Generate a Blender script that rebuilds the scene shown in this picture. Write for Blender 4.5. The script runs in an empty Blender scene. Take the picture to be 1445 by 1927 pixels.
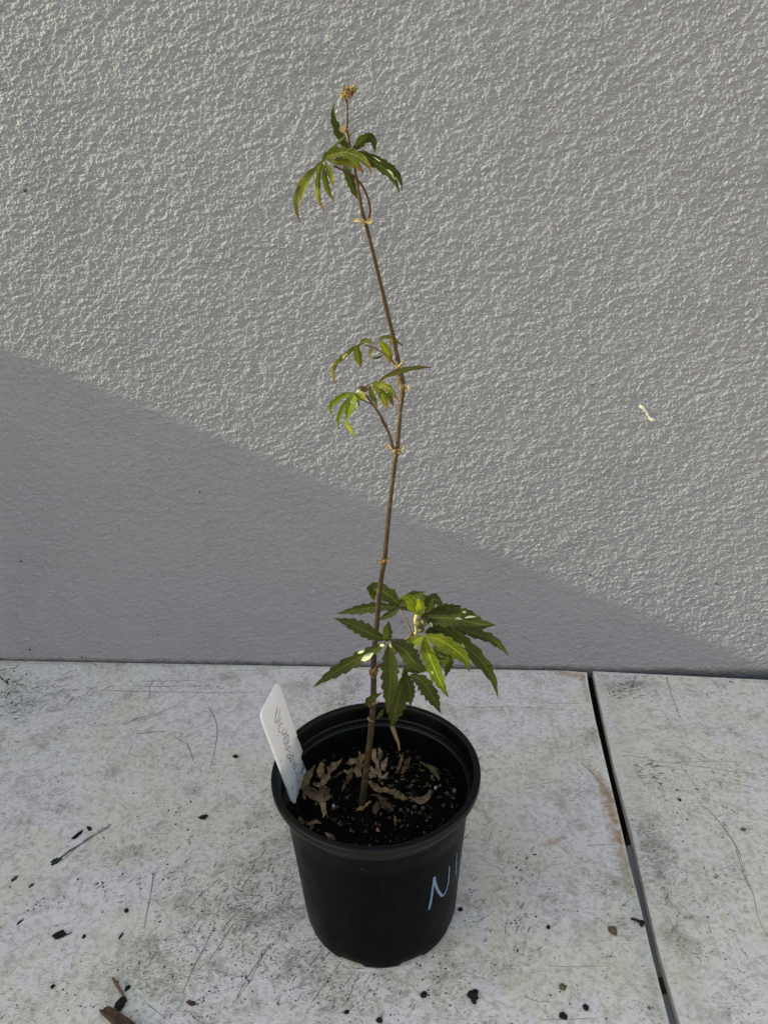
import bpy, bmesh, math, random
import numpy as np
from mathutils import Vector, Matrix, noise
R = math.radians
scn = bpy.context.scene
col = scn.collection
random.seed(7)

# ------------------------------------------------------------------ camera
PITCH = R(24.0); ROLL = R(1.7); FOC = 1450.0; CX, CY = 722.5, 963.5
CAM = Vector((0, -.393, .489))
cd = bpy.data.cameras.new("camera"); cam = bpy.data.objects.new("camera", cd); col.objects.link(cam)
_r, _u = Vector((1, 0, 0)), Vector((0, math.sin(PITCH), math.cos(PITCH)))
VR = _r * math.cos(ROLL) - _u * math.sin(ROLL); VU = _u * math.cos(ROLL) + _r * math.sin(ROLL); VF = Vector((0, math.cos(PITCH), -math.sin(PITCH)))
cam.location = CAM; cam.rotation_euler = Matrix((VR, VU, -VF)).transposed().to_euler()
cd.sensor_fit = 'HORIZONTAL'; cd.sensor_width = 36; cd.lens = FOC * 36 / 1445
cd.clip_start = .01; cd.clip_end = 500
scn.camera = cam

# ------------------------------------------------------------------ sky, sun, exposure
SUN_E, SUN_A = R(25.3), R(2.2)
w = bpy.data.worlds.new("World"); scn.world = w; w.use_nodes = True
nt = w.node_tree; bg = nt.nodes["Background"]
sky = nt.nodes.new("ShaderNodeTexSky"); sky.sky_type = 'NISHITA'; sky.sun_disc = False
sky.sun_elevation = SUN_E; sky.sun_rotation = math.atan2(-math.cos(SUN_A), -math.sin(SUN_A))
sky.air_density = 2.4; sky.dust_density = .7; sky.ozone_density = 0.0
nt.links.new(sky.outputs[0], bg.inputs[0]); bg.inputs[1].default_value = .15
sl = bpy.data.lights.new("sun", 'SUN'); so = bpy.data.objects.new("sun", sl); col.objects.link(so)
sl.energy = 3.6; sl.angle = R(.5); sl.color = (.97, 1, .58)
sdir = Vector((math.cos(SUN_E) * math.cos(SUN_A), math.cos(SUN_E) * math.sin(SUN_A), -math.sin(SUN_E)))
so.rotation_euler = sdir.to_track_quat('-Z', 'Y').to_euler()
scn.view_settings.view_transform = 'Standard'; scn.view_settings.look = 'None'
scn.view_settings.exposure = 1.3; scn.view_settings.gamma = 1

# ------------------------------------------------------------------ pixel -> point helpers (photo pixels, real depth)
def ray(x, y): return VR * ((x - CX) / FOC) - VU * ((y - CY) / FOC) + VF
def at(x, y, Y):
    d = ray(x, y); return CAM + d * ((Y - CAM.y) / d.y)
def onz(x, y, z=0.0):
    d = ray(x, y); return CAM + d * ((z - CAM.z) / d.z)
def depth(p): return (p - CAM).dot(VF)

# ------------------------------------------------------------------ object helpers
def link(name, me, mat, parent=None):
    o = bpy.data.objects.new(name, me); col.objects.link(o)
    if mat: me.materials.append(mat)
    if parent: o.parent = parent
    return o
def obj(name, bm, mat, parent=None, smooth=True):
    me = bpy.data.meshes.new(name); bm.normal_update(); bm.to_mesh(me); bm.free()
    if smooth:
        for p in me.polygons: p.use_smooth = True
    return link(name, me, mat, parent)
def tag(o, label=None, cat=None, group=None, kind=None):
    for k, v in (('label', label), ('category', cat), ('group', group), ('kind', kind)):
        if v: o[k] = v
    return o
def empty(name, loc=(0, 0, 0)):
    o = bpy.data.objects.new(name, None); o.location = loc; col.objects.link(o); o.empty_display_size = .02; return o
def place(o, parent):          # child keeps its world position under a moved parent
    o.parent = parent; o.matrix_parent_inverse = Matrix.Translation(parent.location).inverted(); return o

def smooth_path(pts, n):
    P = [Vector(p) for p in pts]
    if len(P) == 2: return [P[0].lerp(P[1], i / (n - 1)) for i in range(n)]
    Q = [2 * P[0] - P[1]] + P + [2 * P[-1] - P[-2]]
    L = [0.0]
    for i in range(len(P) - 1): L.append(L[-1] + max((P[i + 1] - P[i]).length, 1e-9))
    out = []
    for k in range(n):
        s = L[-1] * k / (n - 1); i = 0
        while i < len(P) - 2 and s > L[i + 1]: i += 1
        t = (s - L[i]) / (L[i + 1] - L[i])
        a, b, c, d = Q[i], Q[i + 1], Q[i + 2], Q[i + 3]
        out.append(.5 * ((2 * b) + (c - a) * t + (2 * a - 5 * b + 4 * c - d) * t * t + (3 * b - a - 3 * c + d) * t ** 3))
    return out

def tube(bm, pts, rad, n=40, seg=10, caps=True, rough=0.0):
    """pts: points, rad: radii at the points"""
    pts = [Vector(p) for p in pts]
    P = smooth_path(pts, n)
    Rr = smooth_path([(r, 0, 0) for r in rad], n) if False else None
    # radii interpolated along arclength
    L = [0.0]
    for i in range(len(pts) - 1): L.append(L[-1] + (pts[i + 1] - pts[i]).length)
    rings = []
    ref = Vector((.3, .9, .2)); acc = 0
    tot = L[-1]
    for k, p in enumerate(P):
        t = (P[min(k + 1, n - 1)] - P[max(k - 1, 0)]).normalized()
        s = tot * k / (n - 1); i = 0
        while i < len(L) - 2 and s > L[i + 1]: i += 1
        f = (s - L[i]) / max(L[i + 1] - L[i], 1e-9); r = rad[i] * (1 - f) + rad[i + 1] * f
        a = t.cross(ref).normalized(); b = t.cross(a).normalized(); ref = -a.cross(t) if False else ref
        ring = []
        for j in range(seg):
            th = 2 * math.pi * j / seg
            rr = r * (1 + rough * noise.noise(p * 400 + Vector((math.cos(th), math.sin(th), 0)) * 1.5))
            ring.append(bm.verts.new(p + (a * math.cos(th) + b * math.sin(th)) * rr))
        rings.append(ring)
    for k in range(n - 1):
        for j in range(seg):
            bm.faces.new((rings[k][j], rings[k][(j + 1) % seg], rings[k + 1][(j + 1) % seg], rings[k + 1][j]))
    if caps:
        bm.faces.new(rings[0][::-1]); bm.faces.new(rings[-1])

def blob(bm, c, rx, ry, rz, rot=0.0, sub=2, rough=.35, freq=1.3, seed=0, tilt=None):
    m = bmesh.ops.create_icosphere(bm, subdivisions=sub, radius=1)
    M = Matrix.Rotation(rot, 3, 'Z')
    if tilt is not None: M = tilt @ M
    for v in m['verts']:
        q = v.co.copy(); d = 1 + rough * noise.noise(q * freq + Vector((seed * 7.3, seed * 3.1, seed)))
        v.co = Vector(c) + M @ Vector((q.x * rx * d, q.y * ry * d, q.z * rz * d))

def stroke(bm, pts, wid, nrm, n=None, taper=(1, 1), lift=0.0):
    """flat ribbon along pts on a surface with normal nrm (Vector or function)"""
    n = n or max(6, len(pts) * 5)
    P = smooth_path(pts, n); prev = None
    for k, p in enumerate(P):
        t = (P[min(k + 1, n - 1)] - P[max(k - 1, 0)]).normalized()
        nn = nrm(p) if callable(nrm) else nrm
        s = nn.cross(t).normalized(); f = k / (n - 1)
        ww = wid * .5 * (taper[0] * (1 - f) + taper[1] * f) * (.8 + .35 * noise.noise(p * 900))
        a = bm.verts.new(p + s * ww + nn * lift); b = bm.verts.new(p - s * ww + nn * lift)
        if prev: bm.faces.new((prev[0], prev[1], b, a))
        prev = (a, b)

# ------------------------------------------------------------------ material helpers
class NT:
    def __init__(s, name):
        s.m = bpy.data.materials.new(name); s.m.use_nodes = True; s.t = s.m.node_tree
        s.b = s.t.nodes["Principled BSDF"]; s.out = s.t.nodes["Material Output"]
    def n(s, kind, **kw):
        x = s.t.nodes.new(kind)
        for k, v in kw.items(): setattr(x, k, v)
        return x
    def l(s, a, b): s.t.links.new(a, b)
    def val(s, sock, v):
        if hasattr(v, 'is_linked') or hasattr(v, 'links'): s.l(v, sock)
        else: sock.default_value = v
    def math(s, op, a, b=0.0, clamp=False):
        x = s.n("ShaderNodeMath", operation=op); x.use_clamp = clamp
        s.val(x.inputs[0], a); s.val(x.inputs[1], b); return x.outputs[0]
    def obj(s): return s.n("ShaderNodeTexCoord").outputs['Object']
    def map(s, vec, loc=(0, 0, 0), rot=(0, 0, 0), sc=(1, 1, 1)):
        x = s.n("ShaderNodeMapping"); s.l(vec, x.inputs[0])
        x.inputs[1].default_value = loc; x.inputs[2].default_value = rot; x.inputs[3].default_value = sc; return x.outputs[0]
    def noise(s, vec, scale, detail=3, rough=.5, dist=0.0):
        x = s.n("ShaderNodeTexNoise"); s.l(vec, x.inputs['Vector'])
        x.inputs['Scale'].default_value = scale; x.inputs['Detail'].default_value = detail
        x.inputs['Roughness'].default_value = rough; x.inputs['Distortion'].default_value = dist; return x.outputs['Fac']
    def voro(s, vec, scale, feature='F1', out='Distance', rnd=1.0):
        x = s.n("ShaderNodeTexVoronoi", feature=feature); s.l(vec, x.inputs['Vector'])
        x.inputs['Scale'].default_value = scale; x.inputs['Randomness'].default_value = rnd; return x.outputs[out]
    def ramp(s, fac, a, b, ca=0.0, cb=1.0):      # linear step a..b
        x = s.n("ShaderNodeMapRange"); x.clamp = True
        s.val(x.inputs[0], fac); x.inputs[1].default_value = a; x.inputs[2].default_value = b
        x.inputs[3].default_value = ca; x.inputs[4].default_value = cb; return x.outputs[0]
    def mix(s, fac, a, b, mode='MIX'):
        x = s.n("ShaderNodeMix", data_type='RGBA', blend_type=mode); x.clamp_factor = True
        s.val(x.inputs[0], fac)
        for k, v in ((6, a), (7, b)):
            if isinstance(v, tuple): x.inputs[k].default_value = (*v, 1) if len(v) == 3 else v
            else: s.l(v, x.inputs[k])
        return x.outputs[2]
    def bump(s, h, dist, strength=1.0, prev=None):
        x = s.n("ShaderNodeBump"); s.l(h, x.inputs['Height']); x.inputs['Distance'].default_value = dist
        x.inputs['Strength'].default_value = strength
        if prev is not None: s.l(prev, x.inputs['Normal'])
        return x.outputs[0]
    def set(s, color=None, rough=None, normal=None, spec=None):
        if color is not None:
            if isinstance(color, tuple): s.b.inputs['Base Color'].default_value = (*color, 1)
            else: s.l(color, s.b.inputs['Base Color'])
        if rough is not None: s.val(s.b.inputs['Roughness'], rough)
        if normal is not None: s.l(normal, s.b.inputs['Normal'])
        if spec is not None: s.b.inputs['Specular IOR Level'].default_value = spec
        return s.m

def mat_stucco():
    k = NT("painted_stucco"); v = k.obj()
    wn = k.n("ShaderNodeTexNoise"); k.l(v, wn.inputs['Vector']); wn.inputs['Scale'].default_value = 330; wn.inputs['Detail'].default_value = 2
    wv = k.n("ShaderNodeVectorMath", operation='MULTIPLY_ADD'); k.l(wn.outputs['Color'], wv.inputs[0]); wv.inputs[1].default_value = (.0028,) * 3; k.l(v, wv.inputs[2])
    v2 = k.map(wv.outputs[0], rot=(0, R(24), 0), sc=(1, 1, 1.45))
    def grain(scale, r0, lo):
        x = k.n("ShaderNodeTexVoronoi", feature='F1'); k.l(v2, x.inputs['Vector']); x.inputs['Scale'].default_value = scale
        sp = k.n("ShaderNodeSeparateColor"); k.l(x.outputs['Color'], sp.inputs[0])
        d = k.n("ShaderNodeMapRange", interpolation_type='SMOOTHSTEP'); k.l(x.outputs['Distance'], d.inputs[0])
        d.inputs[1].default_value = 0; d.inputs[2].default_value = r0; d.inputs[3].default_value = 1; d.inputs[4].default_value = 0
        return k.math('MULTIPLY', d.outputs[0], k.ramp(sp.outputs[0], lo, 1, 0, 1))
    big = k.noise(v, 20, 3)
    h = k.math('ADD', grain(270, .60, .35), k.math('MULTIPLY', grain(470, .6, .25), .55))
    h = k.math('MULTIPLY', h, k.ramp(big, .3, .7, .75, 1.25))
    h = k.math('ADD', h, k.math('MULTIPLY', k.noise(v2, 340, 3, .6), .45))
    h = k.math('ADD', h, k.math('MULTIPLY', k.noise(k.map(v, rot=(0, R(14), 0), sc=(1, 1, 2.6)), 150, 3, .6), .55))
    h = k.math('ADD', h, k.math('MULTIPLY', k.noise(k.map(v, sc=(1, 1, 1.6)), 34, 3, .6), 1.3))
    nm = k.bump(h, .0026, 1.0)
    c = k.mix(k.noise(v, 5, 4), STUCCO_A, STUCCO_B)
    c = k.mix(k.ramp(k.noise(v, 260, 2), .35, .7, 0, .35), c, STUCCO_C)
    return k.set(c, .62, nm, .35)

def seg_dist(k, v, a, b):
    """distance from point to segment a-b (metres), in plan"""
    A = Vector((a[0], a[1], 0)); B = Vector((b[0], b[1], 0)); d = B - A; L2 = d.length_squared
    sub = k.n("ShaderNodeVectorMath", operation='SUBTRACT'); k.l(v, sub.inputs[0]); sub.inputs[1].default_value = A
    flat = k.n("ShaderNodeVectorMath", operation='MULTIPLY'); k.l(sub.outputs[0], flat.inputs[0]); flat.inputs[1].default_value = (1, 1, 0)
    dot = k.n("ShaderNodeVectorMath", operation='DOT_PRODUCT'); k.l(flat.outputs[0], dot.inputs[0]); dot.inputs[1].default_value = d / L2
    t = k.math('MULTIPLY', dot.outputs['Value'], 1.0, True)
    sc = k.n("ShaderNodeVectorMath", operation='SCALE'); sc.inputs[0].default_value = d; k.l(t, sc.inputs['Scale'])
    ds = k.n("ShaderNodeVectorMath", operation='DISTANCE'); k.l(flat.outputs[0], ds.inputs[0]); k.l(sc.outputs[0], ds.inputs[1])
    return ds.outputs['Value']

def mat_board(seed, stains, dark, moss_edges):
    k = NT("weathered_white_board"); v0 = k.obj(); v = k.map(v0, loc=(seed, seed * .37, 0))
    wn = k.n("ShaderNodeTexNoise"); k.l(v, wn.inputs['Vector']); wn.inputs['Scale'].default_value = 60; wn.inputs['Detail'].default_value = 3
    wv = k.n("ShaderNodeVectorMath", operation='MULTIPLY_ADD'); k.l(wn.outputs['Color'], wv.inputs[0]); wv.inputs[1].default_value = (.012,) * 3; k.l(v, wv.inputs[2]); vw = wv.outputs[0]
    big = k.noise(v, 9, 5, .62, .6)
    c = k.mix(k.ramp(k.math('ADD', big, k.math('MULTIPLY', k.noise(vw, 80, 4, .7), .10)), .515, .575), BOARD_A, BOARD_B)
    c = k.mix(k.ramp(k.noise(vw, 26, 5, .6), .40, .66, 0, .6), c, BOARD_C)
    dz = None
    for (a, b, r) in dark:
        d = k.math('ADD', seg_dist(k, v0, a, b), k.math('MULTIPLY', k.math('SUBTRACT', k.noise(v, 35, 4, .65), .5), r * 1.6))
        m = k.ramp(d, r * .25, r, 1, 0); dz = m if dz is None else k.math('MAXIMUM', dz, m)
    dens = k.math('ADD', k.math('MULTIPLY', k.ramp(k.noise(v, 17, 4, .6), .40, .66), .7), k.math('MULTIPLY', dz, .55))
    # algae film in ragged patches
    c = k.mix(k.ramp(k.math('ADD', k.noise(vw, 42, 6, .74), k.math('MULTIPLY', dens, .07)), .54, .68, 0, .62), c, (.29, .24, .195))
    # fine worn grain
    g1 = k.noise(vw, 900, 2, .6); c = k.mix(k.ramp(g1, .3, .7, .22, 0), c, (.35, .30, .30))
    g2 = k.noise(vw, 230, 4, .72); c = k.mix(k.ramp(g2, .49, .62, 0, .55), c, (.28, .24, .225))
    c = k.mix(k.ramp(g2, .34, .46, .35, 0), c, (.70, .60, .62))
    # fine dark scuffs lying diagonally, thicker where dirt collected
    for rot, sc, fs, th, amt, cc in ((R(-52), (1, 2.6, 1), 330, .575, .55, (.085, .085, .07)), (R(-35), (1, 3.2, 1), 250, .595, .5, (.075, .075, .065)), (R(-5), (1, 3.5, 1), 190, .63, .35, (.13, .13, .11))):
        st = k.noise(k.map(vw, rot=(0, 0, rot), sc=sc), fs, 4, .68)
        st = k.math('ADD', st, k.math('MULTIPLY', k.math('SUBTRACT', dens, .5), .14))
        c = k.mix(k.ramp(st, th, th + .075, 0, amt), c, cc)
    # black pin specks
    for sc, th in ((150, .085), (260, .10), (70, .035)):
        sp = k.voro(k.map(vw, rot=(0, 0, .5), sc=(1, 1.6, 1)), sc)
        keep = k.ramp(k.math('ADD', k.noise(v, 40, 3), k.math('MULTIPLY', dens, .22)), .56, .62)
        c = k.mix(k.math('MULTIPLY', k.ramp(sp, th, th + .07, .9, 0), keep), c, (.03, .03, .028))
    # rusty scuffs
    for (a, b, r, amt) in stains:
        d = k.math('ADD', seg_dist(k, v0, a, b), k.math('MULTIPLY', k.math('SUBTRACT', k.noise(vw, 70, 5, .7), .5), r * 2.2))
        m = k.math('MULTIPLY', k.ramp(d, r * .3, r, amt, 0), k.ramp(k.noise(vw, 170, 4, .7), .34, .6, .25, 1))
        c = k.mix(m, c, (.30, .165, .090))
    # pale worn rim along the gap and green grime beside it
    for (a, b, r, cc, amt) in moss_edges:
        d = k.math('ADD', seg_dist(k, v0, a, b), k.math('MULTIPLY', k.math('SUBTRACT', k.noise(vw, 90, 4, .7), .5), r * 1.4))
        c = k.mix(k.math('MULTIPLY', k.ramp(d, r * .2, r, amt, 0), k.ramp(k.noise(vw, 220, 3, .65), .35, .6, .35, 1)), c, cc)
    h = k.math('ADD', k.noise(vw, 240, 4, .6), k.math('MULTIPLY', k.noise(k.map(vw, rot=(0, 0, R(-45)), sc=(60, 400, 60)), 1, 2), .6))
    return k.set(c, .72, k.bump(h, .0003, .7), .3)

def mat_plain(name, c, rough=.6, var=.25, scale=120, spec=.4, bump=0.0, c2=None):
    k = NT(name); v = k.obj()
    n = k.noise(v, scale, 4, .6)
    c2 = c2 or tuple(x * (1 - var) for x in c)
    cc = k.mix(k.ramp(n, .3, .7), c, c2)
    return k.set(cc, rough, k.bump(n, bump, 1) if bump else None, spec)

def mat_leaf(name, c1, c2, back, tip=(.10, .045, .015), tipat=.84, yellow=0.0):
    k = NT(name)
    uv = k.n("ShaderNodeUVMap").outputs[0]; sep = k.n("ShaderNodeSeparateXYZ"); k.l(uv, sep.inputs[0])
    u, vv = sep.outputs[0], sep.outputs[1]
    o = k.obj(); n = k.noise(o, 260, 4, .6); inf = k.n("ShaderNodeObjectInfo").outputs['Random']
    c = k.mix(k.ramp(n, .3, .7), c1, c2)
    c = k.mix(k.math('MULTIPLY', inf, .35), c, tuple(x * .75 for x in c2))
    au = k.math('ABSOLUTE', k.math('SUBTRACT', u, .5))                     # 0 at midrib, .5 at edge
    side = k.math('SINE', k.math('MULTIPLY', k.math('SUBTRACT', vv, k.math('MULTIPLY', au, .22)), 62.0))
    sv = k.math('MULTIPLY', k.ramp(side, .70, 1.0), .13)
    c = k.mix(sv, c, tuple(min(1, x * 1.7 + .01) for x in c1))
    c = k.mix(k.ramp(au, .02, .06, .6, 0), c, tuple(x * 2.2 for x in c1))           # midrib
    if yellow: c = k.mix(k.ramp(k.noise(o, 120, 3), .52, .66, 0, yellow), c, (.30, .27, .05))
    tt = k.math('ADD', vv, k.math('MULTIPLY', k.math('SUBTRACT', n, .5), .12))
    c = k.mix(k.ramp(tt, tipat, tipat + .12, 0, .85), c, tip)
    ed = k.math('MULTIPLY', k.ramp(au, .44, .49), k.ramp(k.noise(o, 90, 3), .5, .62, 0, .7))
    c = k.mix(ed, c, (.16, .09, .03))
    geo = k.n("ShaderNodeNewGeometry").outputs['Backfacing']
    c = k.mix(k.math('MULTIPLY', geo, .7), c, back)
    k.set(c, .55, k.bump(k.math('ADD', k.math('MULTIPLY', side, .12), n), .00035, 1.0), .2)
    tr = k.n("ShaderNodeBsdfTranslucent"); mx = k.n("ShaderNodeMixShader"); mx.inputs[0].default_value = .32
    k.l(k.mix(1.0, c, (2.6, 2.6, 1.2), 'MULTIPLY'), tr.inputs[0])
    k.l(k.b.outputs[0], mx.inputs[1]); k.l(tr.outputs[0], mx.inputs[2]); k.l(mx.outputs[0], k.out.inputs[0])
    return k.m

def mat_dry(name, c1, c2, spots=.5):
    k = NT(name); o = k.obj(); uv = k.n("ShaderNodeUVMap").outputs[0]; sep = k.n("ShaderNodeSeparateXYZ"); k.l(uv, sep.inputs[0])
    c = k.mix(k.ramp(k.noise(o, 170, 5, .7), .40, .60), c1, c2)
    c = k.mix(k.ramp(k.voro(o, 330), .12, .3, spots, 0), c, (.012, .009, .006))
    au = k.math('ABSOLUTE', k.math('SUBTRACT', sep.outputs[0], .5))
    c = k.mix(k.ramp(au, .02, .07, .4, 0), c, tuple(x * 1.3 for x in c1))
    return k.set(c, .8, k.bump(k.noise(o, 500, 3), .0004, 1), .2)

# base colours
STUCCO_A, STUCCO_B, STUCCO_C = (.224, .217, .286), (.242, .236, .298), (.206, .197, .270)
BOARD_A, BOARD_B, BOARD_C = (.625, .53, .565), (.600, .52, .468), (.67, .575, .60)

# ------------------------------------------------------------------ large structure: ground, walls, bench
GZ = -.80
def quad_sheet(x0, y0, x1, y1, z):
    bm = bmesh.new(); bm.faces.new([bm.verts.new(p) for p in ((x0, y0, z), (x1, y0, z), (x1, y1, z), (x0, y1, z))]); return bm
ground = obj("ground", quad_sheet(-60, -60, 60, 60, GZ), mat_plain("concrete_ground", (.20, .20, .19), .85, .3, 3, .3, .002), smooth=False)
tag(ground, "grey concrete ground under the bench", kind='structure')

def prism(bm, poly, z0, z1, bev=0.0, seg=2):
    """closed plan polygon (ccw) extruded"""
    lo = [bm.verts.new((p[0], p[1], z0)) for p in poly]; hi = [bm.verts.new((p[0], p[1], z1)) for p in poly]
    n = len(poly); top = bm.faces.new(hi); bm.faces.new(lo[::-1])
    for i in range(n): bm.faces.new((lo[i], lo[(i + 1) % n], hi[(i + 1) % n], hi[i]))
    if bev: bmesh.ops.bevel(bm, geom=list(top.edges), offset=bev, segments=seg, profile=.6, affect='EDGES')

_w0, _w1 = onz(0, 1240.5), onz(1110, 1259)
WB = (_w1.y - _w0.y) / (_w1.x - _w0.x); WA = _w0.y - WB * _w0.x
WALL_Y = lambda x: WA + WB * x
stucco = mat_stucco()
wall_root = empty("wall", (0, WALL_Y(0), GZ))
tag(wall_root, "grey painted stucco wall standing behind the potted plant and bench", "wall")
bm = bmesh.new()
prism(bm, [(-2.2, WALL_Y(-2.2)), (3.0, WALL_Y(3.0)), (3.0, WALL_Y(3.0) + .2), (-2.2, WALL_Y(-2.2) + .2)], GZ, 2.3)
place(obj("wall_face", bm, stucco, smooth=False), wall_root)
wn = Vector((WB, -1, 0)).normalized()
# the rough render coat itself: real relief over the part of the wall the photograph shows
def plaster(x0, x1, z0, z1, step):
    rs = np.random.RandomState(11)
    nx, nz = int((x1 - x0) / step) + 1, int((z1 - z0) / step) + 1
    X, Z = np.meshgrid(np.linspace(x0, x1, nx), np.linspace(z0, z1, nz))
    X = X.astype(np.float32); Z = Z.astype(np.float32)
    def vnoise(u, w, seed):
        t = np.random.RandomState(seed).rand(512, 512).astype(np.float32)
        i, j = np.floor(u).astype(int), np.floor(w).astype(int); f, g = u - i, w - j
        f = f * f * (3 - 2 * f); g = g * g * (3 - 2 * g)
        a, b = t[i % 512, j % 512], t[(i + 1) % 512, j % 512]; c, d = t[i % 512, (j + 1) % 512], t[(i + 1) % 512, (j + 1) % 512]
        return (a * (1 - f) + b * f) * (1 - g) + (c * (1 - f) + d * f) * g
    wx = (vnoise(X * 260, Z * 260, 1) - .5) * .0022; wz = (vnoise(X * 260, Z * 260, 2) - .5) * .0022
    ca, sa = math.cos(R(24)), math.sin(R(24))
    U = (X + wx) * ca + (Z + wz) * sa; W_ = (-(X + wx) * sa + (Z + wz) * ca) * 1.35
    H = np.zeros_like(X)
    for cell, amp, pw, seed in ((.0020, .00076, 1.6, 3), (.0014, .00050, 1.3, 4)):
        t1, t2, t3, t4 = (np.random.RandomState(seed * 10 + q).rand(512, 512).astype(np.float32) for q in range(4))
        u, w_ = U / cell, W_ / cell; i, j = np.floor(u).astype(int), np.floor(w_).astype(int)
        G = np.zeros_like(X)
        for di in (-1, 0, 1):
            for dj in (-1, 0, 1):
                a, b = (i + di) % 512, (j + dj) % 512
                d2 = (u - i - di - t1[a, b]) ** 2 + (w_ - j - dj - t2[a, b]) ** 2
                r2 = (.38 + .34 * t4[a, b]) ** 2
                G = np.maximum(G, np.clip(1 - d2 / r2, 0, 1) ** 1.5 * (.12 + .88 * t3[a, b] ** pw))
        H += amp * G
    patch = vnoise(X * 40, Z * 40, 7)
    H *= .65 + .7 * patch
    H += .00075 * vnoise(U * 480, W_ * 480, 8) + .00075 * vnoise((X * .97 + Z * .24) * 170, (Z * .97 - X * .24) * 330, 9) + .0004 * vnoise(X * 60, Z * 80, 10) + .0005 * vnoise(X * 16, Z * 18, 12)
    ed = np.minimum(np.minimum(X - x0, x1 - X), np.minimum(Z - z0, z1 - Z)) / .02
    H = H * np.clip(ed, 0, 1) + .0002
    co = np.empty((nz, nx, 3), np.float32)
    co[..., 0] = X + wn.x * H; co[..., 1] = (WA + WB * X) + wn.y * H; co[..., 2] = Z
    me = bpy.data.meshes.new("plaster"); nv = nx * nz; nf = (nx - 1) * (nz - 1)
    idx = np.arange(nv, dtype=np.int32).reshape(nz, nx)
    q = np.stack((idx[:-1, :-1], idx[:-1, 1:], idx[1:, 1:], idx[1:, :-1]), -1).reshape(-1)
    me.vertices.add(nv); me.vertices.foreach_set("co", co.reshape(-1))
    me.loops.add(nf * 4); me.loops.foreach_set("vertex_index", q)
    me.polygons.add(nf); me.polygons.foreach_set("loop_start", np.arange(0, nf * 4, 4, dtype=np.int32))
    me.polygons.foreach_set("use_smooth", np.ones(nf, bool)); me.update(calc_edges=True)
    return me
k = NT("plaster_coat"); v_ = k.obj()
c_ = k.mix(k.noise(v_, 5, 4), STUCCO_A, STUCCO_B); c_ = k.mix(k.ramp(k.noise(v_, 260, 2), .35, .7, 0, .35), c_, STUCCO_C)
c_ = k.mix(k.ramp(k.noise(k.map(v_, sc=(1, 1, .35)), 11, 5, .65), .55, .75, 0, .35), c_, tuple(x * .86 for x in STUCCO_C))
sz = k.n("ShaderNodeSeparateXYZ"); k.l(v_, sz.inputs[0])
foot_shade = k.math('ADD', sz.outputs[2], k.math('MULTIPLY', k.math('SUBTRACT', k.noise(v_, 60, 4, .7), .5), .009))   # shade along the foot of the wall, darkened into the plaster colour
c_ = k.mix(k.ramp(foot_shade, .0005, .0055, .75, 0), c_, (.055, .048, .060))
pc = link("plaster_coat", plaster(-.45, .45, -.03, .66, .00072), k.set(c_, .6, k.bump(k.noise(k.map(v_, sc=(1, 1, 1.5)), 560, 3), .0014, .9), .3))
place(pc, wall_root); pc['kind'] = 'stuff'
def onwall(x, y):
    d = ray(x, y); t = (WA - CAM.y + WB * CAM.x) / (d.y - WB * d.x); return CAM + d * t
# white dropping on the wall
bm = bmesh.new()
sp_pts = [(1203, 762, 2.2), (1206, 764, 4.2), (1210.5, 768, 4.4), (1214, 773, 2.6), (1217, 777.5, 3.2), (1219.5, 782, 2.2), (1222, 786, 3.6), (1226, 788.5, 5.0), (1230, 789, 3.6), (1232, 790, 1.2)]
tube(bm, [onwall(x, y) + wn * .0022 for x, y, r in sp_pts], [r * depth(onwall(x, y)) / FOC * .72 for x, y, r in sp_pts], 50, 10, rough=.35)
for v in bm.verts:                                   # flatten against the wall
    q = (v.co - Vector((0, WALL_Y(0), 0))).dot(wn); v.co -= wn * ((q - .0016) * .4)
sp = obj("paint_splash", bm, mat_plain("white_splash", (.52, .50, .45), .5, .15, 200)); place(sp, wall_root); sp['label'] = "thin white curved splash stuck on the wall"
bm = bmesh.new()
for (x, y, r) in ((49, 358, 3.0), (51, 346, 1.4), (378, 925, 3.2), (41, 1055, 2.3), (58, 1221, 2.4), (155, 1235, 2.6), (626, 1044, 1.4), (756, 1168, 2.2), (760, 1179, 1.6), (1109, 1081, 2.6), (1347, 1097, 2.2), (1430, 1193, 2.0), (804, 315, 1.6), (1114, 724, 2.0), (226, 995, 1.3), (1336, 842, 1.6), (298, 1193, 1.4)):
    p = onwall(x, y); s = depth(p) / FOC
    blob(bm, p + wn * .0016, r * s, .0012, r * s * .9, sub=1, seed=x)
sp = obj("dirt_speck", bm, mat_plain("wall_dirt", (.03, .03, .03), .9)); place(sp, wall_root); sp['kind'] = 'stuff'

# unseen wall added at the left, its top edge shaped to cast the diagonal shade
sw = bmesh.new(); TOPZ = .785
prism(sw, [(-1.3, .398), (-1.44, .408), (-1.277, -.24), (-1.137, -.24)], GZ, TOPZ)
side = obj("shade_caster_wall", sw, stucco, smooth=False)
tag(side, "unseen grey stucco wall added left of the bench to cast the diagonal shade", "wall")

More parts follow.
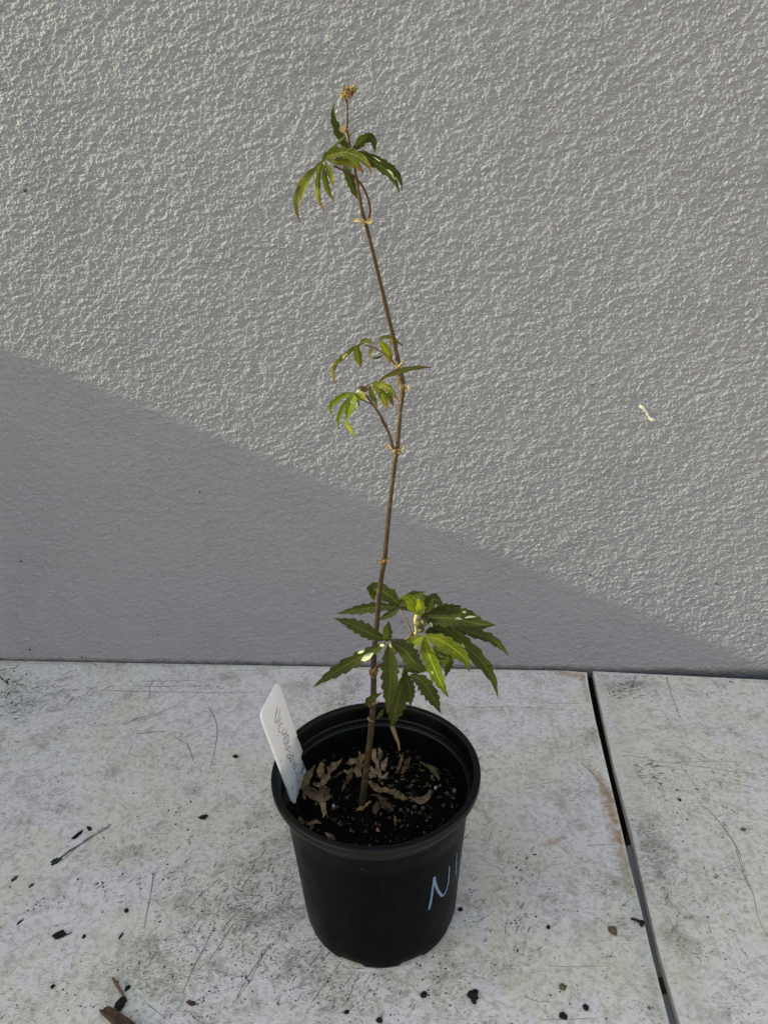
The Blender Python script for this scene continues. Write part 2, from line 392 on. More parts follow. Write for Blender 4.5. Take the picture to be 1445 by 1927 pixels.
# bench boards, traced along the gap
GAP_L = [(1102, 1260), (1107, 1290), (1119, 1350), (1138, 1430), (1157, 1510), (1171, 1568), (1185, 1630), (1203, 1700), (1228, 1805), (1246, 1875), (1259, 1927)]
GAP_R = [(1115.5, 1262), (1134, 1345), (1154, 1435), (1172, 1505), (1190, 1572), (1214, 1680), (1239, 1785), (1261, 1860), (1281, 1927)]
gl = [onz(*p) for p in GAP_L]; gr = [onz(*p) for p in GAP_R]
def extend(a, b, y): f = (y - a.y) / (b.y - a.y); return a + (b - a) * f
gl_end = extend(gl[0], gl[-1], -.62); gr_end = extend(gr[0], gr[-1], -.62)
LS = [(onz(1120, 1455), onz(1160, 1520), .006, .75), (onz(1150, 1500), onz(1166, 1580), .010, .95), (onz(1166, 1580), onz(1190, 1680), .006, .75), (onz(1050, 1267), onz(1098, 1272), .005, .8), (onz(1096, 1275), onz(1108, 1320), .004, .6), (onz(1025, 1590), onz(1060, 1578), .004, .6), (onz(1225, 1850), onz(1240, 1870), .005, .5)]
LD = [(onz(330, 1880), onz(560, 1560), .075), (onz(0, 1275), onz(60, 1330), .03), (onz(600, 1850), onz(880, 1860), .05), (onz(680, 1275), onz(640, 1320), .022)]
LE = [(gl[0], gl[-1], .004, (.66, .65, .63), .8), (gl[6], gl[-1], .016, (.27, .27, .20), .45), (onz(0, 1246), onz(1100, 1262), .004, (.22, .215, .17), .5)]
RD = [(onz(1150, 1290), onz(1200, 1290), .022), (onz(1200, 1450), onz(1230, 1470), .016), (onz(1230, 1560), onz(1270, 1760), .03)]
RE = [(gr[0], gr[-1], .0035, (.50, .46, .44), .4), (gr[0] + Vector((.012, 0, 0)), gr[-1] + Vector((.012, 0, 0)), .012, (.30, .27, .20), .3)]
RS = []
bw = WALL_Y
bm = bmesh.new()
prism(bm, [(-.60, -.62), (gl_end.x, -.62)] + [(p.x, p.y) for p in reversed(gl[1:])] + [(gl[0].x, bw(gl[0].x) - .0062), (gl[0].x - .02, bw(gl[0].x) - .0025), (-.60, bw(-.6) - .0018)], -.0075, 0, .0011)
boardL = obj("bench_board", bm, mat_board(3.1, LS, LD, LE), smooth=False)
tag(boardL, "large weathered white bench board that the black pot stands on", "board", "weathered boards forming the bench top")
brb = onz(1445, 1278.5)
sl_ = (brb.y - gr[0].y) / (brb.x - gr[0].x)
bm = bmesh.new()
prism(bm, [(gr_end.x, -.62), (1.05, -.62), (1.05, gr[0].y + sl_ * (1.05 - gr[0].x)), (gr[0].x, gr[0].y)] + [(p.x, p.y) for p in gr[1:]], -.0098, -.0006, .0010)
boardR = obj("bench_board", bm, mat_board(9.7, RS, RD, RE), smooth=False)
tag(boardR, "weathered white bench board right of the dark gap, empty of pots", "board", "weathered boards forming the bench top")

# bench frame under the boards: legs, timber joist, pale battens seen through the gap
frame = empty("potting_bench", (0, 0, GZ)); tag(frame, "timber and pale sheet bench frame seen through the gap between boards", "bench")
timber = mat_plain("brown_timber", (.050, .027, .017), .8, .5, 60, .3, .0006)
pale = mat_plain("pale_batten", (.33, .285, .30), .6, .15, 40)
def boxbm(x0, y0, z0, x1, y1, z1, bev=.001):
    bm = bmesh.new(); prism(bm, [(x0, y0), (x1, y0), (x1, y1), (x0, y1)], z0, z1, bev); return bm
for x in (-.55, .98):
    for y in (-.56, .20):
        place(obj("leg", boxbm(x - .035, y - .035, GZ, x + .035, y + .035, -.085), timber, smooth=False), frame)
place(obj("rail", boxbm(-.59, -.60, -.085, 1.03, -.53, -.0105), timber, smooth=False), frame)
bm = bmesh.new(); prism(bm, [(-.59, .09), (1.03, .09), (1.03, WALL_Y(1.03) - .0008), (-.59, WALL_Y(-.59) - .0008)], -.05, -.0105)
place(obj("gap_shade_plank", bm, mat_plain("gap_shade_black", (.010, .008, .007), .95, spec=.05), smooth=False), frame)  # plank added below the boards, coloured near-black for the shade in the gap
# brown joist below the right board (seen along the gap), pale battens crossing below
z2 = -.016
p1 = onz(1166, 1440, z2); p2 = onz(1186, 1580, z2)
place(obj("joist", boxbm(p2.x + .0035, -.52, -.09, p2.x + .045, .088, -.0105), timber, smooth=False), frame)
def batten(pxs, z):
    bm = bmesh.new(); prism(bm, [(p.x, p.y) for p in [onz(x, y, z) for x, y in pxs]], z - .006, z, .0008)
    o = obj("batten", bm, pale, smooth=False); place(o, frame)
zb = -.0125
batten([(1090, 1842), (1330, 1822), (1300, 1556), (1120, 1610)], zb)
batten([(1090, 2130), (1400, 2130), (1330, 1876), (1110, 1862)], zb)
place(obj("rail", boxbm(.05, -.19, -.06, .42, -.15, -.0195), timber, smooth=False), frame)

# ------------------------------------------------------------------ marks on the boards
def crop(ox, oy, s): return lambda pts: [(ox + x / s, oy + y / s) for x, y in pts]
G = lambda pts: pts
c2 = crop(240, 1640, 4.014); c5 = crop(1080, 1240, 4.82); c7 = crop(880, 1220, 2.557); c6 = crop(0, 1220, 2.725); c3 = crop(560, 1680, 4.014)
SCR_L = [
 (c6([(1068, 300), (1095, 345), (1112, 400), (1110, 470), (1095, 550), (1080, 608)]), 2.6),
 (c6([(632, 392), (700, 362), (820, 330), (900, 292), (968, 250)]), 2.6), (c6([(742, 368), (800, 345), (850, 325)]), 1.6),
 (c6([(893, 455), (950, 486)]), 2.2), (c6([(960, 485), (980, 540), (992, 580)]), 3), (c6([(700, 440), (770, 432), (850, 425)]), 3.2),
 (c6([(682, 485), (660, 535)]), 2), (c6([(560, 550), (552, 590), (575, 612), (605, 612)]), 1.4),
 (c6([(682, 193), (840, 196), (1080, 192)]), 2), (c6([(540, 217), (800, 224), (1100, 228), (1330, 226)]), 2), (c6([(720, 170), (1000, 165), (1200, 150)]), 1.6),
 (c6([(818, 156), (835, 185), (880, 212)]), 1.8), (c6([(790, 165), (765, 200), (768, 240), (752, 275), (738, 255)]), 1.8),
 (c6([(380, 250), (355, 282), (320, 300)]), 2), (c6([(785, 1160), (770, 1270), (740, 1440)]), 1.5), (c6([(715, 1170), (715, 1290)]), 1.2),
 (c6([(570, 905), (470, 960), (400, 1018), (310, 1098)]), 3.4), (c6([(740, 930), (760, 950), (790, 957)]), 1.8),
 (c6([(60, 1560), (150, 1500), (240, 1460)]), 1.4), (c6([(235, 520), (195, 495)]), 1.6), (c6([(255, 455), (300, 470), (335, 462)]), 1.2),
 (c2([(655, 425), (610, 510), (588, 565), (540, 650), (515, 700), (470, 790), (430, 890), (420, 935)]), 3), (c2([(790, 345), (700, 470)]), 2.2), (c2([(800, 400), (740, 490), (690, 570), (620, 670)]), 2.8),
 (c2([(1082, 545), (1010, 650), (940, 750), (880, 850), (822, 965)]), 3.4), (c2([(1050, 600), (970, 740), (890, 880), (780, 1030)]), 1.8), (c2([(985, 225), (940, 275), (872, 330)]), 2), (c2([(930, 380), (880, 450), (830, 500)]), 2),
 (c2([(145, 1002), (220, 1060), (300, 1120)]), 2), (c2([(795, 120), (860, 155), (905, 180)]), 3), (c2([(895, 178), (940, 183), (1010, 185)]), 3.4), (c2([(925, 40), (865, 115)]), 2), (c2([(700, 50), (600, 140), (440, 300)]), 1.6),
 (c2([(215, 600), (170, 690), (140, 740)]), 2.2), (c2([(180, 660), (225, 635), (270, 660)]), 1.6), (c2([(640, 745), (760, 780), (860, 800)]), 1.5), (c2([(870, 520), (872, 620), (895, 700)]), 2), (c2([(700, 240), (680, 310), (690, 370)]), 1.4),
 (c2([(540, 360), (500, 420), (400, 520)]), 1.6), (c2([(460, 450), (430, 520)]), 2), (c2([(320, 0), (270, 60), (230, 100)]), 2), (c2([(200, 0), (180, 150), (140, 330), (125, 440)]), 1.5),
 (c3([(330, 520), (200, 700), (110, 830)]), 1.8), (c3([(440, 590), (340, 720)]), 2.4), (c3([(470, 600), (400, 760), (370, 830)]), 2), (c3([(560, 600), (470, 760)]), 1.6), (c3([(180, 440), (90, 550)]), 2.4), (c3([(240, 450), (100, 620)]), 2),
 (c7([(0, 285), (200, 282), (330, 288), (520, 302)]), 1.8), (c7([(350, 262), (460, 266), (560, 264)]), 1.8), (c7([(350, 160), (352, 230)]), 1.2), (c7([(545, 550), (590, 590), (650, 660), (700, 740)]), 2.2),
 (c7([(280, 1682), (330, 1700), (400, 1705)]), 2), (c7([(390, 1595), (420, 1640)]), 1.4), (c7([(570, 1175), (630, 1170)]), 2), (c7([(690, 1115), (735, 1135)]), 2.4), (c7([(745, 1245), (780, 1210), (830, 1190)]), 1.8), (c7([(575, 950), (700, 946)]), 2),
 (c7([(270, 680), (380, 650), (520, 630)]), 1.4), (c7([(390, 1530), (520, 1535), (640, 1530)]), 1.4), (c7([(360, 1790), (500, 1788), (620, 1780)]), 2),
]
SCR_R = [
 (c5([(838, 165), (860, 245), (880, 320), (925, 430), (965, 540)]), 2.2), (c5([(868, 252), (915, 300), (955, 325)]), 2), (c5([(565, 145), (545, 200), (530, 250), (508, 300)]), 2.2),
 (c5([(440, 878), (560, 885), (655, 900)]), 1.8), (c7([(860, 540), (985, 552), (1100, 570), (1230, 585)]), 1.8), (c7([(1230, 588), (1340, 602), (1445, 612)]), 1.6),
 (c7([(1025, 570), (1070, 625), (1110, 690)]), 1.6), (c7([(1150, 770), (1220, 850), (1275, 930), (1310, 985)]), 2), (c7([(1290, 970), (1330, 1090), (1375, 1190), (1395, 1290), (1430, 1370)]), 2), (c7([(1245, 880), (1290, 950), (1330, 1060), (1350, 1150)]), 1.6),
 (c7([(1320, 430), (1360, 475)]), 2), (c7([(1050, 470), (1160, 540)]), 1.2), (c7([(960, 1290), (1000, 1360), (1020, 1420)]), 2), (c7([(1080, 280), (1160, 380)]), 1.2), (c7([(1000, 550), (1180, 545), (1290, 545)]), 1.4),
 (c7([(1200, 640), (1330, 660), (1440, 690)]), 1.2), (c7([(940, 1150), (985, 1240)]), 1.8),
]
scr_mat = mat_plain("scratch_grime", (.25, .225, .20), .9, .45, 700)
for lst, root, z in ((SCR_L, boardL, .0003), (SCR_R, boardR, -.0003)):
    bm = bmesh.new()
    for pts, wpx in lst:
        P = [onz(x, y, z) for x, y in pts]
        stroke(bm, P, wpx * depth(P[0]) / FOC * .8, Vector((0, 0, 1)), taper=(1, .55))
    # clusters of short diagonal dashes
    rnd = random.Random(5)
    zones = [((430, 1740), 120, 130, 120, -58), ((650, 1870), 150, 50, 70, -55), ((60, 1300), 60, 50, 60, -28), ((120, 1290), 90, 40, 30, -22), ((470, 1620), 60, 90, 70, -50), ((950, 1700), 80, 110, 60, -60), ((300, 1650), 200, 80, 70, -35), ((900, 1450), 40, 90, 25, -30)] if root is boardL else [((1180, 1290), 40, 28, 40, -20), ((1215, 1460), 40, 30, 40, -10), ((1260, 1700), 30, 120, 50, -60), ((1340, 1480), 80, 120, 50, 30), ((1380, 1760), 50, 120, 40, 60)]
    for (cx, cy), sx, sy, num, ang in zones:
        for _ in range(int(num * .6)):
            x = rnd.gauss(cx, sx * .55); y = rnd.gauss(cy, sy * .55)
            if y < 1270 or (root is boardR and x < 1150 + (y - 1290) * .235): continue
            if root is boardL and x > 1060: continue
            L = rnd.uniform(4, 16); a = R(ang + rnd.gauss(0, 16)); dx, dy = math.cos(a) * L, math.sin(a) * L
            P = [onz(x, y, z), onz(x + dx * .5 + rnd.gauss(0, 1), y + dy * .5 + rnd.gauss(0, 1), z), onz(x + dx, y + dy, z)]
            stroke(bm, P, rnd.uniform(1.6, 3.6) * depth(P[0]) / FOC, Vector((0, 0, 1)), n=5, taper=(.9, .4))
    o = obj("scratch_marks", bm, scr_mat, root, smooth=False); o['kind'] = 'stuff'

# ------------------------------------------------------------------ crumbs and chips lying on the boards
crumb_mat = mat_plain("black_crumb", (.012, .011, .011), .85, .4, 900, .2, .0003)
bark_mat = mat_plain("brown_bark", (.075, .042, .030), .8, .5, 400, .2, .0005)
chip_mat = mat_plain("tan_chip", (.14, .105, .065), .8, .5, 500, .2, .0004)
def crumb(name, label, cat, x, y, rx, ry, ang, mat, hgt=.5, group=None, seed=0):
    c = onz(x, y); s = depth(c) / FOC; f = 1 / .80
    bm = bmesh.new(); h = min(rx, ry) * s * hgt
    blob(bm, Vector((0, 0, h * .8)), rx * s, ry * s * f, h, rot=R(ang), sub=3, rough=.7, freq=1.6, seed=seed)
    o = obj(name, bm, mat, smooth=False); o.location = c; tag(o, label, cat, group); return o
CG = "dark crumbs scattered on the bench"
for i, (n, lab, x, y, rx, ry, ang, m) in enumerate([
    ("soil_crumb", "oval black crumb on the board halfway between pot rim and left edge", 382, 1539.5, 7.5, 3.6, 5, crumb_mat),
    ("soil_crumb", "larger slanted black crumb of the close pair on the left of the board", 146, 1573, 3.6, 9, -38, crumb_mat),
    ("soil_crumb", "smaller black crumb of the close pair on the left of the board", 168, 1560.5, 2.8, 6, 50, crumb_mat),
    ("soil_crumb", "small oblong black crumb close to the tag, topmost of the larger crumbs", 443, 1424.5, 5.5, 2.8, -12, crumb_mat),
    ("soil_crumb", "small square black crumb alone between the tailed crumb and the pot", 238, 1715, 3.6, 3.6, 40, crumb_mat),
    ("soil_crumb", "thin upright black crumb below the square one", 227.5, 1762.5, 2.2, 5.4, -15, crumb_mat),
    ("soil_crumb", "round black crumb right of the tailed crumb", 158, 1764, 3.2, 3.2, 0, crumb_mat),
    ("soil_crumb", "big black lump beside the brown twig at the bottom left", 227, 1893, 8.5, 11, -25, crumb_mat),
    ("soil_crumb", "round black crumb with rusty base below right of the pot", 890, 1877, 9.5, 9, 10, crumb_mat),
    ("soil_crumb", "black crumb just right of the pot base", 866.5, 1713, 4.2, 3.2, 15, crumb_mat),
    ("soil_crumb", "black crumb at the bottom edge, left one of the pair near the gap", 1059.5, 1914, 7, 5, 10, crumb_mat),
    ("soil_crumb", "black crumb at the bottom edge, right and upper one of the pair near the gap", 1102, 1898, 5.2, 5, 0, crumb_mat),
    ("soil_crumb", "small black crumb midway between blue writing and gap", 1032, 1746.5, 3.4, 3.2, 0, crumb_mat),
    ("soil_crumb", "black crumb at the bottom edge straight below the pot", 714, 1922, 5.2, 4.2, 0, crumb_mat),
    ("soil_crumb", "flat black crumb by the pot's lower left in the bottom row", 652, 1906, 4.8, 3.2, 15, crumb_mat),
    ("soil_crumb", "black crumb with ragged trail below right of the pot base", 797, 1874, 6, 4.4, 25, crumb_mat),
    ("soil_crumb", "black crumb near the left edge below the dark streak", 100, 1858, 3.6, 3.4, 0, crumb_mat),
    ("soil_crumb", "leftmost dark slanted crumb low on the board", 38, 1736, 2.2, 5.2, -35, crumb_mat),
    ("soil_crumb", "small flat black crumb right of the twig at the bottom left", 240, 1861, 3.6, 4.2, -30, crumb_mat),
    ("soil_crumb", "tiny round crumb on the right board near its middle", 1279, 1506.5, 2.6, 2.4, 0, crumb_mat),
    ("bark_chip", "short red-brown splinter lying below left of the pot", 360, 1889.5, 9.5, 3.4, -20, bark_mat),
    ("bark_chip", "squarish brown chip on the board left of the gap", 1153, 1754, 7, 7.2, 12, chip_mat),
    ("bark_chip", "broken brown chip at the bottom near the gap below the squarish one", 1059, 1859, 6.5, 4.5, -25, chip_mat),
    ("bark_chip", "small olive chip on the right board", 1398, 1562, 4.2, 2.6, 10, chip_mat),
]):
    crumb(n, lab, "crumb" if n == "soil_crumb" else "bark chip", x, y, rx, ry, ang, m, group=CG, seed=i + 1)
# crumb with a thin tail
c = onz(113, 1761); s = depth(c) / FOC
o = crumb("soil_crumb", "flat black leaf-like crumb with a thin tail, left of the pot", "crumb", 113, 1761, 11, 6, 14, crumb_mat, .45, CG, 51)
bm = bmesh.new(); tube(bm, [onz(119, 1761, .001), onz(127, 1759, .0012), onz(136, 1755.5, .0006)], [1.4 * s, 1.1 * s, .5 * s], 8, 6)
t_ = obj("tail", bm, crumb_mat); place(t_, o)
# forked dark twig by the gap
tw = empty("twig", onz(1200, 1734)); tag(tw, "short black forked twig lying against the gap edge", "twig")
bm = bmesh.new(); tube(bm, [onz(1187, 1729.5, .0015), onz(1196, 1732, .002), onz(1206, 1736, .002)], [.0007, .0009, .001], 10, 7, rough=.4)
tube(bm, [onz(1205, 1734, .0018), onz(1209, 1738, .0018), onz(1206, 1743, .0012)], [.001, .0017, .0014], 8, 7, rough=.5)
place(obj("stem", bm, crumb_mat), tw)
# reddish twig at the lower left
tw = empty("twig", onz(225, 1862)); tag(tw, "thin pinkish brown twig pointing at the black lump, bottom left", "twig")
bm = bmesh.new(); tube(bm, [onz(212, 1841, .001), onz(219, 1853, .0014), onz(228, 1868, .0014), onz(235, 1879, .001)], [.0007, .0010, .0010, .0006], 12, 7, rough=.35)
place(obj("stem", bm, mat_plain("pink_twig", (.17, .095, .075), .8, .5, 500, .2, .0004)), tw)
# big bark strip leaving the frame at the bottom
bk = bmesh.new()
poly = [onz(x, y) for x, y in ((188, 1907), (197, 1911), (207, 1903), (222, 1912), (250, 1930), (285, 1960), (262, 1972), (230, 1948), (206, 1925))]
cen = sum((p for p in poly), Vector()) / len(poly)
prism(bk, [(p.x - cen.x, p.y - cen.y) for p in reversed(poly)], .0004, .0052, .0012)
bmesh.ops.triangulate(bk, faces=bk.faces[:]); bmesh.ops.subdivide_edges(bk, edges=bk.edges[:], cuts=3)
for v in bk.verts: v.co.z += .0012 * noise.noise(v.co * 300) if v.co.z > .003 else 0
o = obj("bark_strip", bk, bark_mat, smooth=False); o.location = cen; tag(o, "large dark brown bark strip with a torn end at the bottom left corner", "bark chip")
# stain with a smeared tail on the board
bm = bmesh.new(); p = onz(106, 1621); q = depth(p) / FOC
blob(bm, p, 9.5 * q, 6.5 * q, .0005, rot=R(38), sub=3, rough=.8, freq=2, seed=3)
o = obj("stain", bm, mat_plain("dark_stain", (.022, .022, .020), .9, .4, 600), boardL, smooth=False)
bm = bmesh.new()
stroke(bm, [onz(x, y, .0003) for x, y in ((112, 1617), (128, 1604), (146, 1593), (166, 1580), (188, 1567), (207, 1556))], .0030, Vector((0, 0, 1)), 30, (.9, .3))
stroke(bm, [onz(x, y, .0004) for x, y in ((136, 1599), (147, 1592), (158, 1586))], .0018, Vector((0, 0, 1)), 10, (.6, .6))
o = obj("stain", bm, mat_plain("grey_smear", (.13, .13, .11), .9, .7, 500), boardL, smooth=False)
ck = crop(0, 1230, 4.817); bm = bmesh.new()
for pts, wd in (([(-10, 155), (30, 145), (62, 130)], 14), ([(95, 135), (130, 135), (162, 108)], 11), ([(0, 205), (30, 240), (70, 275)], 12), ([(115, 258), (160, 250), (202, 228)], 15), ([(-5, 365), (40, 345)], 12), ([(75, 368), (92, 338)], 16), ([(20, 192), (64, 185)], 9),
        ([(150, 275), (210, 290)], 12), ([(320, 272), (345, 262)], 12), ([(380, 300), (405, 292)], 14), ([(555, 202), (600, 180), (655, 152)], 9), ([(680, 156), (700, 145)], 14), ([(500, 248), (580, 225), (662, 195)], 7), ([(135, 590), (160, 590)], 22), ([(140, 655), (162, 645)], 16),
        ([(45, 678), (78, 664)], 9), ([(-5, 800), (25, 790), (52, 768)], 11), ([(130, 797), (178, 808)], 11), ([(600, 452), (635, 425), (668, 392)], 6), ([(345, 515), (375, 508)], 9), ([(505, 462), (530, 456)], 11), ([(680, 635), (706, 620)], 12), ([(768, 552), (795, 528)], 7),
        ([(515, 1285), (560, 1272), (622, 1245)], 10), ([(565, 1072), (568, 1095)], 12), ([(855, 112), (875, 104)], 12), ([(795, 190), (815, 176)], 10), ([(85, 480), (130, 462)], 10), ([(95, 540), (180, 525)], 9), ([(0, 565), (55, 555)], 8), ([(60, 250), (75, 285)], 18), ([(200, 285), (215, 270)], 12), ([(150, 455), (205, 440)], 12)):
    P = [onz(x, y, .0004) for x, y in ck(pts)]; stroke(bm, P, wd / 4.817 * depth(P[0]) / FOC * 1.0, Vector((0, 0, 1)), 9, (.8, .5))
o = obj("mould_marks", bm, mat_plain("black_mould", (.030, .030, .026), .9, .5, 600), boardL, smooth=False); o['kind'] = 'stuff'
for (x, y, r) in ((28, 1654, 6), (59, 1667, 4.5), (15, 1280, 4)):
    bm = bmesh.new(); p = onz(x, y); s = depth(p) / FOC
    blob(bm, p + Vector((0, 0, -.0001)), r * s * .8, r * s * 1.4, .0004, rot=R(-30), sub=2, rough=.8, freq=2, seed=x)
    o = obj("stain", bm, mat_plain("grey_stain", (.05, .05, .045), .9, .6, 900), boardL)
# tiny dirt specks nobody could count
bm = bmesh.new(); rnd = random.Random(12)
spots = [(535 / 2.725, 1220 + 1205 / 2.725, 12, 5, 12), (80, 1700, 40, 12, 26), (20, 1290, 30, 40, 50), (225, 1820, 40, 20, 18), (180, 1660, 120, 40, 34), (335, 1520, 40, 20, 30), (350, 1450, 30, 20, 12), (560, 1870, 160, 35, 110), (820, 1840, 40, 40, 60), (1000, 1740, 60, 30, 36), (880, 1680, 30, 50, 30), (980, 1630, 40, 20, 18), (300, 1700, 160, 120, 90), (170, 1880, 60, 30, 30), (1240, 1460, 40, 20, 30), (1300, 1600, 80, 160, 30), (1170, 1300, 30, 15, 24), (1330, 1300, 60, 30, 14), (1120, 1890, 60, 25, 20), (900, 1500, 90, 120, 24), (450, 1800, 80, 70, 60)]
for (cx, cy, sx, sy, num) in spots:
    for _ in range(num):
        x = rnd.gauss(cx, sx * .7); y = rnd.gauss(cy, sy * .7)
        if y < 1262 or y > 1980: continue
        gx = 1110 + (y - 1262) * .233
        if gx - 8 < x < gx + 26: continue
        p = onz(x, y); s = depth(p) / FOC; r = rnd.choice((.5, .6, .7, .9, 1.1, 1.6)) * 1.05
        blob(bm, p + Vector((0, 0, r * s * .2)), r * s, r * s * rnd.uniform(.8, 1.7), r * s * .5, rot=rnd.uniform(0, 3), sub=1, rough=.5, seed=rnd.random() * 50)
o = obj("soil_specks", bm, crumb_mat, smooth=False); tag(o, "tiny black soil specks sprinkled over the bench boards", kind='stuff')

# ------------------------------------------------------------------ pot
PX, PY = -.0105, .0068
def mat_pot(sp_):
    k = NT("black_plastic"); v = k.obj()
    n = k.noise(v, 40, 4, .6); sc = k.noise(k.map(v, sc=(500, 500, 18)), 1, 3, .6)
    dust = k.ramp(k.noise(v, 16, 5, .65), .45, .8, 0, .5)
    c = k.mix(dust, (.0008, .0010, .0020), (.0034, .0031, .0034))  # bluish base colour carries the sky sheen on the plastic
    c = k.mix(k.ramp(k.voro(v, 260), .03, .06, .35, 0), c, (.06, .06, .055))
    c = k.mix(k.ramp(sc, .66, .74, 0, .25), c, (.04, .04, .04))
    return k.set(c, k.ramp(n, .3, .7, .30, .46), k.bump(k.math('ADD', sc, k.noise(v, 700, 2)), .00014, .7), sp_)
potm = mat_pot(.05)
rimm = mat_pot(.20)
pot = empty("plant_pot", (PX, PY, 0)); tag(pot, "black plastic nursery pot with blue handwriting, holding the sapling", "plant pot")
def revolve(prof, seg=128, zfun=None, wob=0.0):
    bm = bmesh.new(); rings = []
    for i, (r, z) in enumerate(prof):
        ring = []
        for j in range(seg):
            th = 2 * math.pi * j / seg; rr = r + wob * math.sin(2 * th + .6); zz = z + (zfun(i, th) if zfun else 0)
            ring.append(bm.verts.new((rr * math.cos(th), rr * math.sin(th), zz)))
        rings.append(ring)
    for a, b in zip(rings, rings[1:]):
        for j in range(seg): bm.faces.new((a[j], a[(j + 1) % seg], b[(j + 1) % seg], b[j]))
    return bm, rings
def foot(i, th):
    if i > 3: return 0
    g = (math.degrees(th) % 45)
    up = .0022 if 14 < g < 31 else 0
    return up * (1 if i < 3 else .6)
prof = [(.0465, .0006), (.0526, .0003), (.0534, .0010), (.0541, .0032), (.0548, .011), (.0563, .032), (.0588, .066), (.0610, .093), (.0623, .1085), (.0632, .1092), (.0633, .1112)]
bm, rings = revolve(prof, 144, foot)
bm.faces.new(rings[0][::-1])
body = obj("body", bm, potm); body.parent = pot
prof = [(.0633, .1110), (.0634, .1140), (.0648, .1150), (.0672, .1168), (.0688, .1190), (.0694, .1208), (.0695, .1236), (.0693, .1244), (.0687, .1249), (.0660, .1250), (.0651, .1247), (.0648, .1240), (.0642, .1190), (.0633, .1106), (.0631, .1100), (.0626, .1103), (.0618, .1102), (.0611, .1094), (.0608, .1084), (.0599, .1020), (.0562, .0780)]
bm, _ = revolve(prof, 144); rim = obj("rim", bm, rimm); rim.parent = pot
# blue paint-pen letters on the side: N, I and the start of C
def body_r(z):
    pr = [(.0541, .0032), (.0548, .011), (.0563, .032), (.0588, .066), (.0610, .093), (.0623, .1085)]
    for (r0, z0), (r1, z1) in zip(pr, pr[1:]):
        if z <= z1: return r0 + (r1 - r0) * max(0, (z - z0) / (z1 - z0))
    return pr[-1][0]
def onpot(x, y):
    d = ray(x, y); t = .40; best = None
    while t < .62:
        p = CAM + d * t; rr = math.hypot(p.x - PX, p.y - PY)
        if rr <= body_r(p.z) and p.z < .110: return p
        q = rr - body_r(p.z)
        if best is None or q < best[0]: best = (q, p.copy())
        t += .00015
    return best[1]
c8 = crop(780, 1560, 10.32)
pn = lambda p: Vector((p.x - PX, p.y - PY, 0)).normalized()
blue = mat_plain("blue_paint_pen", (.10, .175, .36), .55, .25, 300, c2=(.12, .16, .30))
for nm, strokes in (("letter", [([(275, 1565), (312, 1400), (345, 1180), (372, 935)], .0021, (1.1, .9)), ([(372, 935), (400, 1080), (455, 1210), (510, 1285), (548, 1298)], .0025, (1, .9)), ([(548, 1298), (600, 1205), (645, 1020), (664, 720)], .0017, (1, .9))]),
                    ("letter", [([(812, 480), (800, 700), (796, 915)], .0016, (.8, .9))]), ("letter", [([(915, 560), (882, 610), (866, 690), (868, 760)], .0013, (.9, .7))])):
    bm = bmesh.new()
    for k_, (pts, wd, tp) in enumerate(strokes):
        stroke(bm, [onpot(*p) for p in c8(pts)], wd, pn, 18, tp, lift=.00030 + .00012 * k_)
    o = obj(nm, bm, blue, smooth=False); place(o, body); o.matrix_parent_inverse = Matrix.Translation(pot.location).inverted()

# pale scuffs and dust flecks on the pot side
bm = bmesh.new()
for pts, wd in (([(480, 432), (530, 400), (582, 368)], .0007), ([(905, 470), (880, 590), (862, 700)], .0006), ([(870, 500), (850, 640)], .0004), ([(740, 1000), (735, 1100)], .0009), ([(815, 990), (800, 1060)], .0006), ([(700, 1400), (660, 1500)], .0005), ([(930, 300), (915, 480)], .0005)):
    stroke(bm, [onpot(*p) for p in c8(pts)], wd, pn, 10, (.5, .8), lift=.00025)
for x, y, r in ((681, 1637, .0008), (633, 1611, .0007), (795, 1772, .0010), (814, 1771, .0006), (761, 1805, .0006), (817, 1722, .0004), (560, 1640, .0004), (600, 1700, .0004), (836, 1700, .0004), (700, 1670, .0004), (640, 1740, .0004), (733, 1821, .0006)):
    p = onpot(x, y); stroke(bm, [p, p + Vector((.0006, 0, r * 1.4))], r, pn, 4, (1, .6), lift=.00025)
o = obj("scuff_mark", bm, mat_plain("pale_scuff", (.035, .033, .032), .8, .5, 900), smooth=False); o.parent = body; o.matrix_parent_inverse = Matrix.Translation(pot.location).inverted(); o['kind'] = 'stuff'

# ------------------------------------------------------------------ potting mix
bm = bmesh.new(); rings = []; rnd = random.Random(3)
for i in range(26):
    r = .0592 * i / 25; ring = []
    for j in range(72):
        th = 2 * math.pi * j / 72; x, y = r * math.cos(th), r * math.sin(th)
        z = .0957 + .0035 * noise.noise(Vector((x, y, 3)) * 45) + .0016 * noise.noise(Vector((x, y, 9)) * 160) + .0022 * (y / .06) - .0035 * (r / .06) ** 4
        ring.append(bm.verts.new((PX + x, PY + y, z)))
    rings.append(ring)
for a, b in zip(rings, rings[1:]):
    for j in range(72):
        if a is rings[0]: continue
        bm.faces.new((a[j], a[(j + 1) % 72], b[(j + 1) % 72], b[j]))
bm.faces.new(rings[1])
def soil_z(x, y):
    x -= PX; y -= PY; r = math.hypot(x, y)
    return .0957 + .0035 * noise.noise(Vector((x, y, 3)) * 45) + .0016 * noise.noise(Vector((x, y, 9)) * 160) + .0022 * (y / .06) - .0035 * (r / .06) ** 4
for _ in range(1500):
    r = .059 * math.sqrt(rnd.random()); th = rnd.uniform(0, 6.283); x, y = PX + r * math.cos(th), PY + r * math.sin(th)
    s = rnd.uniform(.0006, .0019)
    blob(bm, (x, y, soil_z(x, y) + s * .2), s, s * rnd.uniform(.5, 1.3), s * .7, rnd.uniform(0, 3), 1, .6, 1.7, rnd.random() * 90)
